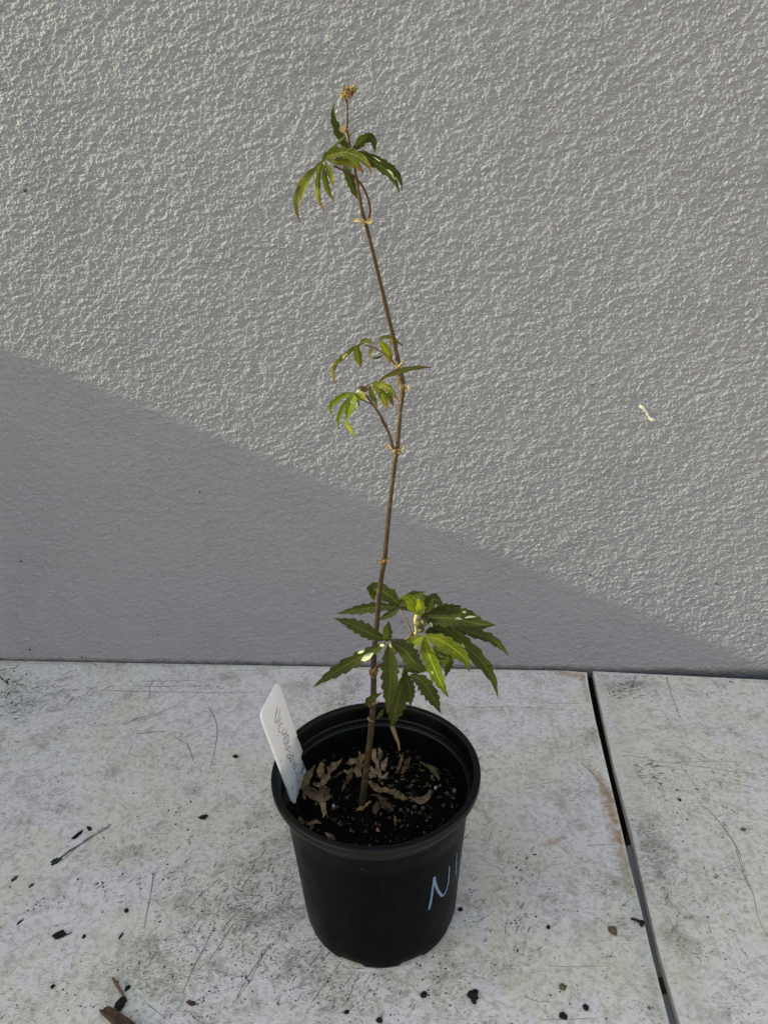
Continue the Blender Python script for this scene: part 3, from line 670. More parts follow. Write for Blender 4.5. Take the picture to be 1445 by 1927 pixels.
soil = obj("potting_soil", bm, mat_plain("black_soil", (.0016, .0013, .0011), .95, .5, 330, .05, .0004, c2=(.0042, .0028, .0020)), smooth=False)
tag(soil, "black crumbly potting soil filling the pot", kind='stuff')
# fertiliser granules, grit and wood fibres on the soil
bm = bmesh.new()
gran = [(762, 1467, 2.6), (774, 1478, 2.2), (769, 1482, 2.6), (772, 1494, 2.6), (764, 1440, 1.8), (792, 1436, 2), (754, 1525, 4.4), (768, 1526, 3.6), (737, 1525, 4), (733, 1540, 3), (780, 1519, 4.4), (796, 1521, 4.2), (809, 1480, 3), (816, 1468, 2.6), (842, 1494, 4.6), (854, 1503, 2.8), (851, 1519, 2.6), (803, 1545, 2.8), (716, 1556, 1.6), (645, 1538, 1.8), (628, 1511, 1.2), (760, 1545, 1.5), (690, 1554, 1.4), (790, 1441, 1.6), (840, 1468, 1.2), (843, 1473, 1.2)]
for (x, y, r) in gran:
    p = onz(x, y, .096); p = onz(x, y, soil_z(p.x, p.y) + .001); s = depth(p) / FOC
    blob(bm, p, r * s, r * s, r * s, sub=2, rough=.15, seed=x)
o = obj("fertiliser_granules", bm, mat_plain("olive_granule", (.050, .046, .036), .45, .5, 200)); tag(o, "small round olive-brown fertiliser granules on the soil", kind='stuff')
bm = bmesh.new()
for _ in range(150):
    r = .057 * math.sqrt(rnd.random()); th = rnd.uniform(0, 6.283); x, y = PX + r * math.cos(th), PY + r * math.sin(th)
    a = rnd.uniform(0, 6.28); L = rnd.uniform(.0015, .005); z = soil_z(x, y) + .0013
    tube(bm, [(x, y, z), (x + L * .5 * math.cos(a), y + L * .5 * math.sin(a), z + .0005), (x + L * math.cos(a + .3), y + L * math.sin(a + .3), z)], [.00018, .00025, .0001], 5, 4)
o = obj("wood_fibres", bm, mat_plain("fibre", (.055, .048, .034), .8, .6, 300)); tag(o, "thin wood fibres strewn through the dark soil", kind='stuff')
def grit(lab, x, y, r, c, seed):
    p = onz(x, y, .096); p = onz(x, y, soil_z(p.x, p.y) + .0012); s = depth(p) / FOC; bm = bmesh.new()
    blob(bm, (0, 0, 0), r * s, r * s * 1.2, r * s, sub=2, rough=.6, seed=seed); o = obj("pebble", bm, mat_plain("grit", c, .7, .3, 600), smooth=False); o.location = p; tag(o, lab, "pebble")
grit("pinkish orange pebble on the soil near the front rim", 711, 1563, 4, (.28, .13, .08), 2)
grit("pale grey grit piece on the right side of the soil", 820, 1483, 3.2, (.32, .32, .28), 5)
grit("pale grit piece on the soil right of the pale dry leaf sliver", 627.5, 1518, 3, (.28, .28, .26), 8)

# ------------------------------------------------------------------ ribbon leaves
def lobe(bm, pts, wpx, s=1.0, Y=0.0, dY=0.0, tilt=0.0, fold=.25, teeth=0, n=None, prof=None, curl=0.0, crump=0.0, tip=None, seed=0, bulge=0.0, mode='plane', zoff=0.0, off=0.0):
    """pts in photo px; Y depth of the base, dY change to the tip; wpx apparent width in px"""
    n = n or (max(14, teeth * 4 + 2) if teeth else 16)
    m = len(pts); P = []
    for i, p in enumerate(pts):
        f = i / max(1, m - 1)
        if mode == 'soil':
            q = onz(p[0], p[1], .096); h = p[2] if len(p) > 2 else .002
            P.append(onz(p[0], p[1], soil_z(q.x, q.y) + h))
        else:
            P.append(at(p[0], p[1], Y + dY * f + bulge * math.sin(math.pi * f)))
    S = smooth_path(P, n); rows = []
    uvl = bm.loops.layers.uv.verify(); cols = (-1, -.5, 0, .5, 1); uvs = {}
    for k, p in enumerate(S):
        f = k / (n - 1); t = (S[min(k + 1, n - 1)] - S[max(k - 1, 0)]).normalized()
        v = (p - CAM).normalized(); a = v.cross(t).normalized()
        nn = t.cross(a).normalized()
        if nn.dot(v) > 0: nn = -nn
        th = R(tilt) * (1 - .3 * f); sd = (a * math.cos(th) + nn * math.sin(th)); nv = (nn * math.cos(th) - a * math.sin(th))
        hw = .5 * wpx * s * depth(p) / FOC / max(.45, math.cos(th))
        if prof: 
            x = f * (len(prof) - 1); i = min(int(x), len(prof) - 2); ww = prof[i] * (1 - (x - i)) + prof[i + 1] * (x - i)
        else:
            ww = max(.04, (math.sin(math.pi * min(1, f ** .82)) ** .85)) * (1.0 if f < .7 else 1 - .35 * (f - .7) / .3)
            if f < .25: ww = max(ww, .18)
        row = []
        for c in cols:
            e = 1.0
            if teeth and abs(c) == 1 and .12 < f < .93:
                q = (f * teeth + (.37 if c > 0 else 0) + seed * .13) % 1.0
                e = 1.12 - .36 * (1 - q) if q > .25 else .76
                e += .08 * noise.noise(Vector((f * 9, c, seed)))
            u = c * hw * ww * e; lift = fold * abs(u) - (curl * (c * c) * hw * ww)
            q_ = p + sd * u + nv * (lift + off)
            if mode == 'soil' and abs(c) == 1: q_ = q_ + sd * (c * hw * ww * .30 * noise.noise(Vector((f * 5.0, c * 3, seed * 1.7))))
            if crump: q_ = q_ + Vector((noise.noise(q_ * 260 + Vector((seed, 0, 0))), noise.noise(q_ * 260 + Vector((0, seed, 5))), noise.noise(q_ * 260 + Vector((3, 0, seed))))) * crump
            vv = bm.verts.new(q_); uvs[vv] = ((c + 1) / 2, f); row.append(vv)
        rows.append(row)
    for a, b in zip(rows, rows[1:]):
        for j in range(4):
            fc = bm.faces.new((a[j], a[j + 1], b[j + 1], b[j]))
            for l in fc.loops: l[uvl].uv = uvs[l.vert]

sap = empty("maple_sapling", at(682, 1508, 0)); tag(sap, "slender maple sapling with tufts of deeply cut leaves growing in the pot", "sapling")
STEM = [(681, 1514, 7.6), (684, 1490, 7.0), (690, 1440, 6.7), (697, 1385, 6.4), (701, 1340, 6.3), (703, 1290, 6.2), (703, 1262, 6.3), (704, 1225, 6.0), (709, 1175, 5.6), (714, 1115, 5.5), (718.5, 1080, 5.2), (723, 1056, 5.6), (725, 1040, 5.0), (730, 985, 4.9), (737, 920, 4.8), (743, 870, 4.8), (747, 849, 5.4), (749, 825, 4.6), (753, 775, 4.5), (757, 742, 5.0), (757, 722, 6.6), (753, 702, 6.0), (751, 690, 5.4), (747, 668, 4.4), (739, 630, 4.4), (727, 580, 4.2), (714, 525, 4.0), (702, 475, 3.9), (692, 435, 3.8), (687, 417, 4.8), (681, 395, 3.7), (674, 355, 3.5), (667, 315, 3.4), (660, 283, 3.4), (655, 260, 3.4), (652, 245, 3.8), (653, 228, 2.7), (653, 205, 2.6), (652, 188, 2.7)]
bm = bmesh.new()
pp = [at(x, y, -.004 + .006 * math.sin(i * .35)) for i, (x, y, r) in enumerate(STEM)]
tube(bm, pp, [r * .90 * depth(p) / FOC for p, (x, y, r) in zip(pp, STEM)], 200, 14, rough=.06)
def SY(i): return -.004 + .006 * math.sin(i * .35)
def mat_stem():
    k = NT("stem_bark"); v = k.obj(); sep = k.n("ShaderNodeSeparateXYZ"); k.l(v, sep.inputs[0])
    st = k.noise(k.map(v, sc=(900, 900, 70)), 1, 3, .6)
    c = k.mix(k.ramp(st, .35, .65), (.026, .0135, .0085), (.013, .007, .0055))
    c = k.mix(k.ramp(sep.outputs[2], .18, .40, 0, .75), c, (.055, .024, .011))
    c = k.mix(k.ramp(k.noise(v, 300, 3), .55, .7, 0, .5), c, (.11, .075, .042))
    return k.set(c, .55, k.bump(st, .0003, .8), .35)
stemm = mat_stem(); stem = place(obj("stem", bm, stemm), sap)
beige = mat_plain("bud_beige", (.42, .31, .17), .75, .45, 500, .25, .0004)
petm = mat_plain("petiole_red", (.085, .040, .026), .5, .4, 200, .35)
twigm = mat_plain("twig_brown", (.16, .085, .035), .6, .45, 300, .3)
L_DARK = mat_leaf("leaf_green", (.036, .042, .008), (.024, .031, .006), (.034, .038, .012), tipat=.90)
L_BRIGHT = mat_leaf("leaf_sunlit", (.125, .150, .010), (.072, .100, .009), (.09, .11, .02), tipat=.86, yellow=.25)  # brighter copy of the leaf green, mostly sunlight put into the colour
L_MID = mat_leaf("leaf_mid", (.092, .094, .012), (.046, .058, .008), (.06, .062, .014), tip=(.13, .055, .02), tipat=.74, yellow=.35)
L_BRONZE = mat_leaf("leaf_bronze", (.080, .066, .016), (.055, .055, .013), (.05, .045, .018), tipat=.7)
scarm = mat_plain("pale_scar", (.36, .36, .27), .6, .2, 300)
yelm = mat_plain("yellow_patch", (.60, .50, .20), .6, .3, 300)

def attach(o, parent):         # parts of the sapling are built in world space
    if parent is sap: return place(o, sap)
    o.parent = parent; return o
def leaf(lobes, cr, mat, Y, parent=None, seed=0):
    s = 1 / cr_s[cr]; f = crops[cr]; bm = bmesh.new()
    for i, L in enumerate(lobes):
        pts, wd = L[0], L[1] * (.88 if cr != 'L' else 1); kw = dict(L[2]) if len(L) > 2 else {}
        kw.setdefault('Y', Y); kw.setdefault('teeth', 5 if cr != 'L' else 7); kw.setdefault('tilt', ((i * 37 + seed * 13) % 50) - 25); kw.setdefault('dY', -.008 + .006 * ((i * 7 + seed) % 4)); kw.setdefault('fold', .28)
        kw['Y'] += -.0004 * i
        lobe(bm, f(pts), wd, s, seed=seed + i, **kw)
    o = obj("leaf", bm, mat); place(o, sap); return o
def extra(parent, name, pts, wd, cr, mat, Y, **kw):
    bm = bmesh.new(); kw.setdefault('crump', .0008); lobe(bm, crops[cr](pts), wd, 1 / cr_s[cr], Y=Y, **kw); o = obj(name, bm, mat)
    return attach(o, parent)
def stalk(parent, name, pts, wd, cr, mat, Y, dY=0.0, taper=.8):
    s = 1 / cr_s[cr]; m = len(pts); P = [at(x, y, Y + dY * i / (m - 1)) for i, (x, y) in enumerate(crops[cr](pts))]
    bm = bmesh.new(); r = .5 * wd * s * depth(P[0]) / FOC
    tube(bm, P, [r * (1 + (taper - 1) * i / (m - 1)) for i in range(m)], 24, 8); o = obj(name, bm, mat)
    return attach(o, parent)
cr_s = {'T': 4.817, 'M': 5.161, 'L': 3.6125}
crops = {'T': crop(530, 140, 4.817), 'M': crop(580, 600, 5.161), 'L': crop(570, 1080, 3.6125)}

# --- top tuft
a = leaf([([(375, 775), (300, 860), (230, 930), (165, 1030), (130, 1150), (145, 1270), (180, 1355)], 78), ([(320, 850), (230, 980), (185, 1110), (200, 1222)], 42),
          ([(368, 800), (335, 900), (325, 1040), (342, 1150), (392, 1247)], 58), ([(372, 805), (388, 900), (405, 1000), (440, 1090), (482, 1158)], 68), ([(390, 790), (440, 880), (458, 950), (478, 1028)], 66)], 'T', L_MID, -.018, seed=1)
stalk(a, "petiole", [(630, 545), (540, 590), (450, 670), (375, 775)], 26, 'T', mat_plain("petiole_green", (.10, .12, .03), .5, .3, 200), -.004, -.014)
a = leaf([([(365, 790), (450, 715), (560, 730), (670, 800), (748, 912)], 125, dict(tilt=20)), ([(420, 770), (520, 790), (600, 790), (660, 850)], 70, dict(tilt=-20)), ([(430, 740), (560, 702), (700, 745), (790, 830), (818, 910)], 100, dict(tilt=10))], 'T', L_MID, -.022, seed=2)
a = leaf([([(560, 705), (700, 735), (820, 775), (930, 850), (1010, 940), (1072, 1080)], 125, dict(tilt=15)), ([(820, 740), (930, 800), (1030, 880), (1080, 970), (1092, 1060)], 70, dict(tilt=0))], 'T', L_DARK, -.012, seed=3)
extra(a, "scar", [(960, 860), (1000, 890), (1020, 930), (1050, 945)], 13, 'T', scarm, -.0155, dY=-.001)
extra(a, "scar", [(830, 750), (870, 775), (900, 785)], 7, 'T', scarm, -.0150, dY=-.001)
leaf([([(620, 700), (560, 610), (505, 490), (468, 370), (480, 250)], 88, dict(tilt=25)), ([(620, 690), (590, 620), (560, 540), (540, 500)], 100)], 'T', L_DARK, .004, seed=4)
leaf([([(640, 700), (680, 640), (740, 580), (800, 560), (838, 610), (850, 720)], 105, dict(tilt=-30, teeth=3))], 'T', L_DARK, .006, seed=5)
leaf([([(560, 840), (610, 930), (650, 1040), (692, 1135)], 95), ([(560, 790), (610, 840), (640, 880)], 80, dict(teeth=3))], 'T', L_DARK, .008, seed=6)
stalk(sap, "petiole", [(632, 530), (690, 475), (745, 425)], 8, 'T', petm, .0, .004, .5)
stalk(sap, "petiole", [(790, 1300), (803, 1220), (775, 1100), (715, 985), (640, 912), (545, 858), (470, 825)], 24, 'T', petm, .004, -.020, .8)
# --- middle tufts
a = leaf([([(545, 232), (440, 282), (360, 350), (272, 430), (235, 520), (256, 600), (302, 668)], 54), ([(478, 248), (476, 330), (490, 400), (512, 474)], 98, dict(teeth=3)), ([(505, 232), (560, 208), (640, 238)], 52, dict(teeth=0))], 'M', L_MID, -.004, seed=11)
extra(a, "scar", [(325, 385), (350, 362), (388, 345)], 22, 'M', yelm, -.009)
leaf([([(625, 268), (605, 330), (617, 402)], 42, dict(teeth=2)), ([(690, 215), (742, 290), (782, 360), (792, 448)], 112, dict(teeth=4))], 'M', L_MID, .006, seed=12)
leaf([([(690, 205), (735, 175), (800, 178), (850, 212), (932, 268)], 44, dict(teeth=0)), ([(800, 180), (812, 225), (822, 268)], 48, dict(teeth=0))], 'M', L_MID, .010, seed=13)
leaf([([(622, 380), (680, 376), (732, 342)], 24, dict(teeth=0))], 'M', L_DARK, .004, seed=14)
stalk(sap, "petiole", [(852, 450), (780, 372), (692, 308), (620, 272), (540, 252)], 22, 'M', twigm, SY(22), -.002, .6)
a = leaf([([(680, 612), (780, 550), (900, 505), (1050, 476), (1222, 466)], 66, dict(tilt=20))], 'M', L_BRONZE, -.014, seed=15)
a = leaf([([(620, 620), (720, 642), (800, 692), (892, 806)], 92), ([(620, 640), (700, 720), (742, 800), (772, 880)], 96), ([(650, 630), (760, 715), (802, 790), (832, 856)], 84), ([(600, 640), (612, 720), (650, 800), (672, 872)], 64)], 'M', L_MID, -.016, seed=16)
extra(a, "scar", [(748, 698), (760, 706), (772, 712)], 24, 'M', scarm, -.021)
leaf([([(590, 640), (560, 690), (510, 665), (472, 690)], 66, dict(teeth=0, crump=.0006))], 'M', mat_dry("dry_brown_leaf", (.13, .085, .04), (.08, .055, .03)), -.013, seed=17)
a = leaf([([(445, 718), (340, 745), (245, 812), (206, 862), (240, 938)], 72), ([(440, 728), (380, 800), (320, 900), (290, 985), (292, 1074)], 68), ([(445, 730), (425, 820), (390, 920), (362, 985)], 118), ([(350, 965), (380, 1030), (420, 1092), (462, 1155)], 48, dict(teeth=2)), ([(445, 735), (500, 760), (552, 768)], 84, dict(teeth=3)), ([(470, 780), (502, 858)], 30, dict(teeth=0))], 'M', L_BRIGHT, -.026, seed=18)
extra(a, "scar", [(418, 800), (440, 815), (452, 830)], 26, 'M', scarm, -.031)
extra(a, "scar", [(455, 825), (470, 818), (490, 820)], 18, 'M', scarm, -.031)
stalk(sap, "petiole", [(478, 700), (530, 725), (550, 755), (575, 780)], 30, 'M', yelm, -.019, .001, .9)
stalk(sap, "petiole", [(828, 1262), (800, 1160), (752, 1030), (682, 910), (605, 800), (560, 735)], 27, 'M', petm, SY(16), -.013, .75)
stalk(sap, "petiole", [(815, 1250), (780, 1120), (720, 1000), (690, 920), (620, 832), (530, 790), (445, 722)], 16, 'M', petm, SY(16) + .003, -.030, .7)
# --- lower cluster
a = leaf([([(560, 448), (450, 402), (330, 345), (210, 300)], 104, dict(tilt=-20)), ([(576, 460), (572, 390), (582, 318)], 76, dict(teeth=3)), ([(565, 472), (430, 545), (270, 635), (150, 712), (68, 772)], 98, dict(tilt=12)), ([(588, 472), (592, 600), (592, 760), (574, 955)], 128, dict(tilt=-8, dY=-.004)), ([(600, 470), (690, 520), (755, 600), (845, 665)], 132, dict(tilt=25))], 'L', L_DARK, -.034, seed=21)
extra(a, "scar", [(398, 584), (430, 566), (486, 536)], 30, 'L', scarm, -.0385, n=10, off=.001)
extra(a, "scar", [(375, 540), (405, 528), (430, 518)], 20, 'L', scarm, -.0385, n=8, off=.001)
extra(a, "scar", [(525, 485), (545, 478), (562, 470)], 18, 'L', scarm, -.037, n=8, off=.001)
extra(a, "scar", [(586, 470), (594, 485), (598, 500)], 16, 'L', yelm, -.037, n=8, off=.001)
extra(a, "petiole", [(590, 458), (640, 446), (692, 455)], 14, 'L', petm, -.034, dY=.030, prof=(1, 1, 1))
leaf([([(705, 680), (665, 790), (630, 920), (600, 1055)], 132, dict(tilt=15)), ([(705, 680), (726, 780), (732, 905)], 78), ([(730, 688), (810, 730), (872, 820), (938, 950)], 112, dict(tilt=-15)), ([(690, 620), (690, 720), (690, 832)], 46, dict(teeth=0)), ([(700, 660), (760, 650), (830, 668)], 60, dict(teeth=3))], 'L', L_DARK, -.022, seed=22)
stalk(sap, "dry_stalk", [(608, 1040), (632, 1110), (648, 1150), (656, 1202)], 32, 'L', mat_plain("dry_stalk_tan", (.13, .085, .045), .8, .4, 300), -.022, .0, .35)
a = leaf([([(820, 425), (850, 530), (900, 660), (950, 770), (992, 845)], 108, dict(tilt=-25, dY=-.012)), ([(825, 418), (930, 450), (1030, 512), (1108, 590), (1132, 668)], 116, dict(tilt=-20, dY=-.004)), ([(812, 428), (755, 465), (728, 525)], 96, dict(teeth=2))], 'L', L_BRIGHT, -.020, seed=23)
extra(a, "scar", [(740, 480), (760, 490), (775, 520)], 22, 'L', scarm, -.0255, n=8)
extra(a, "scar", [(868, 660), (880, 675), (884, 690)], 16, 'L', yelm, -.031, n=8)
leaf([([(890, 490), (935, 560), (950, 645)], 78), ([(965, 510), (988, 600), (968, 705)], 66), ([(830, 400), (920, 380), (1000, 430)], 70)], 'L', L_DARK, -.006, seed=24)
leaf([([(800, 282), (765, 215), (705, 158), (655, 170)], 100, dict(tilt=20, teeth=3, fold=.5)), ([(800, 275), (795, 215), (780, 160)], 70, dict(teeth=3))], 'L', L_BRIGHT, -.012, seed=25)
a = leaf([([(800, 295), (920, 262), (1000, 236), (1082, 216)], 100, dict(tilt=-15)), ([(835, 260), (862, 195), (895, 172), (960, 222)], 92), ([(840, 300), (1030, 305), (1190, 340), (1315, 350)], 148, dict(tilt=12)), ([(960, 350), (1130, 395), (1270, 442), (1345, 495), (1402, 562)], 76), ([(810, 300), (930, 350), (1040, 432), (1180, 560), (1252, 645), (1300, 740), (1328, 845)], 118, dict(tilt=-12, dY=-.012)), ([(980, 285), (1100, 266), (1200, 305)], 70)], 'L', L_DARK, -.004, seed=26)
for pts, wd in (([(1035, 312), (1060, 308), (1085, 306)], 14), ([(1095, 300), (1130, 292), (1175, 298)], 20), ([(1085, 262), (1095, 262), (1108, 268)], 12), ([(1072, 478), (1085, 490), (1100, 505)], 18), ([(1200, 612), (1210, 612), (1222, 620)], 14), ([(865, 330), (874, 342), (878, 358)], 18)):
    extra(a, "scar", pts, wd, 'L', scarm, -.0125, n=8)
leaf([([(665, 222), (590, 150), (520, 105), (475, 118), (486, 186)], 118, dict(tilt=15, teeth=3)), ([(650, 222), (500, 226), (360, 246), (226, 272)], 76), ([(655, 232), (590, 276), (510, 318)], 56, dict(teeth=4)), ([(650, 210), (750, 152), (835, 120)], 84, dict(teeth=3)), ([(795, 130), (822, 180), (836, 225)], 52, dict(teeth=2)), ([(640, 225), (720, 215), (800, 250)], 84)], 'L', L_DARK, .022, seed=27)
stalk(sap, "petiole", [(740, 415), (705, 325), (664, 236)], 13, 'L', petm, .004, .018, .8)
stalk(sap, "side_twig", [(497, 640), (560, 600), (640, 520), (695, 455), (745, 410), (800, 378)], 22, 'L', petm, .002, .004, 1.0)
stalk(sap, "petiole", [(690, 640), (740, 600), (780, 555), (812, 505), (822, 425)], 12, 'L', petm, .0, -.018, .8)
stalk(sap, "petiole", [(775, 275), (764, 320), (770, 385), (760, 410)], 26, 'L', yelm, -.008, .004, .5)
bm = bmesh.new()
for x, y, r in ((790, 340, 34), (800, 372, 26), (820, 330, 24)):
    p = at(*crops['L']([(x, y)])[0], -.008); blob(bm, p, r / 3.61 * depth(p) / FOC, .003, r / 3.61 * depth(p) / FOC, sub=2, rough=.5, seed=x)
place(obj("bud", bm, mat_plain("olive_bud", (.10, .085, .03), .6, .4, 300)), sap)
# low shoots on the stem
leaf([([(425, 895), (470, 845), (540, 808)], 56, dict(teeth=3)), ([(500, 985), (530, 950), (552, 915)], 28, dict(teeth=0))], 'L', L_DARK, -.012, seed=28)
# --- node scales, buds
def flakes(lst, cr, Y, mat=beige):
    for pts, wd in lst:
        bm = bmesh.new(); lobe(bm, crops[cr](pts), wd * .62, 1 / cr_s[cr], Y=Y, fold=.5, crump=.0009, seed=wd, n=10, prof=(.5, 1, .7, .45, .1)); o = obj("bud_scale", bm, mat); place(o, sap)
flakes([([(750, 1335), (700, 1320), (630, 1328)], 62), ([(760, 1340), (800, 1330), (822, 1270)], 52), ([(745, 1360), (720, 1350), (700, 1335)], 40), ([(780, 1300), (800, 1340), (815, 1355)], 40), ([(560, 520), (545, 490), (575, 455)], 60), ([(620, 550), (636, 540), (640, 520)], 24)], 'T', SY(29) - .004)
flakes([([(850, 470), (900, 430), (915, 372)], 34), ([(840, 460), (850, 430), (846, 410)], 30), ([(820, 1262), (770, 1240), (725, 1285)], 52), ([(880, 1290), (915, 1250), (925, 1175)], 44), ([(815, 1290), (840, 1300), (862, 1300)], 50), ([(870, 560), (868, 620), (880, 660)], 42), ([(940, 640), (965, 670), (930, 710)], 70), ([(855, 610), (872, 628), (880, 640)], 26)], 'M', SY(20) - .005)
flakes([([(470, 660), (490, 640), (520, 600)], 34), ([(455, 650), (465, 690), (500, 720)], 30), ([(470, 880), (500, 878), (530, 850)], 22), ([(440, 975), (460, 1000), (490, 1000)], 22)], 'L', SY(6) - .006, mat_plain("scale_brown", (.17, .095, .06), .8, .4, 400))
flakes([([(545, -100), (530, -82), (500, -80)], 40), ([(560, -92), (585, -100), (600, -125)], 34), ([(535, -90), (552, -80), (570, -82)], 44)], 'L', SY(11) - .005, twigm)
for (x, y, si, r) in ((722.5, 1056, 11, 5.6), (747, 849, 16, 5.6), (757, 728, 19, 6.0), (752, 692, 20, 5.2), (687, 416, 29, 5.0), (652, 246, 35, 4.4), (703, 1266, 6, 6.4), (699, 1322, 4, 6.0)):
    bm = bmesh.new(); rn_ = random.Random(x)
    for q_ in range(6):
        a_ = rn_.uniform(0, 6.28); p = at(x + math.cos(a_) * r * .75, y + rn_.uniform(-1, 1) * r * .8, SY(si) - .0012 + math.sin(a_) * .001); q = depth(p) / FOC * r * rn_.uniform(.48, .85)
        blob(bm, p, q, q, q * rn_.uniform(.6, 1.2), sub=2, rough=.7, freq=2, seed=q_ + x)
    place(obj("node", bm, twigm if y > 1000 else mat_plain("node_tan", (.30, .19, .095), .75, .6, 700, .2, .0004), smooth=False), sap)
bm = bmesh.new(); rnd = random.Random(4)
for (x, y, r) in ((560, 190, 22), (580, 150, 26), (610, 135, 22), (600, 180, 24), (640, 125, 24), (660, 135, 18), (635, 165, 18), (570, 125, 16), (550, 170, 14), (652, 108, 12), (620, 200, 12), (585, 205, 18)):
    p = at(*crops['T']([(x, y)])[0], SY(38) + rnd.uniform(-.002, .002)); q = r / 4.817 * depth(p) / FOC
    blob(bm, p, q, q, q * 1.1, sub=3, rough=1.1, freq=2.6, seed=x)
place(obj("terminal_bud", bm, mat_plain("bud_husk", (.36, .25, .12), .8, .5, 420, .2, .0005, c2=(.12, .075, .035)), smooth=False), sap)

# ------------------------------------------------------------------ dry leaves on the soil
dryA = mat_dry("dry_leaf_tan", (.17, .100, .055), (.045, .026, .014)); dryB = mat_dry("dry_leaf_brown", (.085, .042, .018), (.036, .018, .009), .3); dryC = mat_dry("dry_leaf_pink", (.21, .125, .085), (.075, .043, .028), .2)
k2 = crop(560, 1390, 9.03); k3 = crop(680, 1390, 8.028)
def dry(label, lobes, mat, name="dry_leaf"):
    bm = bmesh.new()
    for i, (pts, wd, kw) in enumerate(lobes):
        f = kw.pop('f', k2); sc = 9.03 if f is k2 else 8.028
        q = f([(p[0], p[1]) for p in pts]); q = [(x, y, p[2]) for (x, y), p in zip(q, pts)]
        kw.setdefault('crump', .0013); kw.setdefault('curl', .3); kw.setdefault('fold', .6)
        lobe(bm, q, wd, 1 / sc, mode='soil', n=18, seed=i + len(label), **kw)
    co = sum((v.co for v in bm.verts), Vector()) / len(bm.verts)
    for v in bm.verts: v.co -= co
    o = obj(name, bm, mat); o.location = co; tag(o, label, "dry leaf", "dead leaves lying on the soil"); return o
W = (.5, .9, 1, .9, .5)
bm = bmesh.new(); rnd = random.Random(21)
for i in range(140):
    a_ = rnd.uniform(0, 6.28); r_ = .055 * math.sqrt(rnd.random()); x, y = PX + r_ * math.cos(a_) * .95 - .004, PY + r_ * math.sin(a_)
    d_ = Vector((x, y, soil_z(x, y) + .002)); f_ = (d_ - CAM); X = CX + FOC * f_.dot(VR) / f_.dot(VF); Yp = CY - FOC * f_.dot(VU) / f_.dot(VF)
    b_ = rnd.uniform(0, 6.28); L_ = rnd.uniform(4, 13)
    lobe(bm, [(X, Yp, .0012), (X + L_ * .5 * math.cos(b_), Yp + L_ * .4 * math.sin(b_), .0012 + rnd.uniform(0, .003)), (X + L_ * math.cos(b_ + .4), Yp + L_ * .7 * math.sin(b_ + .4), .001)], rnd.uniform(2.5, 6), 1, mode='soil', n=7, crump=.0009, curl=.5, seed=i, prof=(.3, 1, .8, .2))
o = obj("leaf_litter", bm, mat_dry("litter_brown", (.100, .060, .030), (.030, .018, .010), .3)); tag(o, "small dark brown leaf scraps scattered thinly over the soil", kind='stuff')
dry("curled tan dead leaf with dark spots leaning on the white tag", [
    ([(290, 455, .016), (200, 590, .013), (140, 720, .009), (150, 850, .006), (260, 940, .004), (400, 1000, .004), (545, 990, .003)], 150, dict(prof=(.2, .6, .8, .9, 1.1, 1.2, .5))),
    ([(480, 800, .010), (440, 870, .007), (500, 960, .005)], 170, dict(prof=(.3, 1, .6))), ([(250, 770, .007), (350, 790, .008), (440, 830, .007)], 70, dict(prof=W)), ([(120, 900, .003), (110, 980, .002), (115, 1045, .001)], 60, dict(prof=W))], dryA)
dry("folded pale brown dead leaf with a stalk behind the spotted one", [
    ([(420, 420, .017), (400, 520, .014), (420, 660, .010)], 140, dict(prof=(.5, 1, .8))), ([(755, 355, .015), (660, 440, .014), (560, 500, .012), (500, 520, .010)], 130, dict(prof=(.15, .5, 1, .6))),
    ([(560, 560, .010), (500, 680, .009), (420, 780, .008), (380, 830, .008)], 90, dict(prof=(.4, .9, .9, .5)))], dryA)
dry("small olive dead leaf scrap between the tag and the stem", [([(760, 570, .004), (690, 610, .004), (620, 660, .003)], 60, dict(prof=W))], dryB)
dry("crumpled dead leaf just left of the stem base", [
    ([(815, 425, .010), (900, 400, .012), (1000, 370, .013)], 90, dict(prof=(.1, .8, 1))), ([(1045, 220, .020), (1040, 330, .015), (1010, 440, .010)], 80, dict(prof=(.3, .9, 1))),
    ([(1080, 400, .012), (1020, 520, .008), (1040, 640, .004)], 130, dict(prof=(.6, 1, .7))), ([(780, 545, .006), (860, 570, .006), (950, 510, .008)], 80, dict(prof=(.4, 1, .5))), ([(1130, 250, .016), (1100, 330, .014), (1080, 420, .012)], 70, dict(prof=(.3, 1, .8)))], dryA)
dry("little brown dead leaf below the crumpled one", [([(920, 590, .005), (870, 680, .004), (850, 740, .003)], 80, dict(prof=(.6, 1, .3)))], dryB)
dry("thin pointed dead leaf chip left of the stem base", [([(830, 770, .002), (780, 830, .002), (740, 890, .001)], 60, dict(prof=(.4, 1, .2)))], dryA)
dry("pinkish upright dead leaf with a pale rib right of the stem", [
    ([(200, 160, .018, ), (190, 260, .015), (230, 380, .010), (270, 520, .005), (290, 610, .002)], 80, dict(f=k3, prof=(.7, 1, .7, .7, .5))), ([(255, 150, .018), (285, 230, .014), (270, 330, .010)], 90, dict(f=k3, prof=(.4, 1, .4))),
    ([(372, 280, .015), (345, 380, .010), (310, 480, .006)], 110, dict(f=k3, prof=(.15, .9, .6))), ([(400, 520, .006), (350, 570, .004), (290, 610, .002)], 60, dict(f=k3, prof=W)),
    ([(120, 440, .008), (180, 490, .007), (260, 530, .005)], 70, dict(f=k3, prof=(.5, .9, .6))), ([(105, 540, .005), (160, 560, .004), (210, 610, .002)], 100, dict(f=k3, prof=(.3, 1, .7)))], dryC)
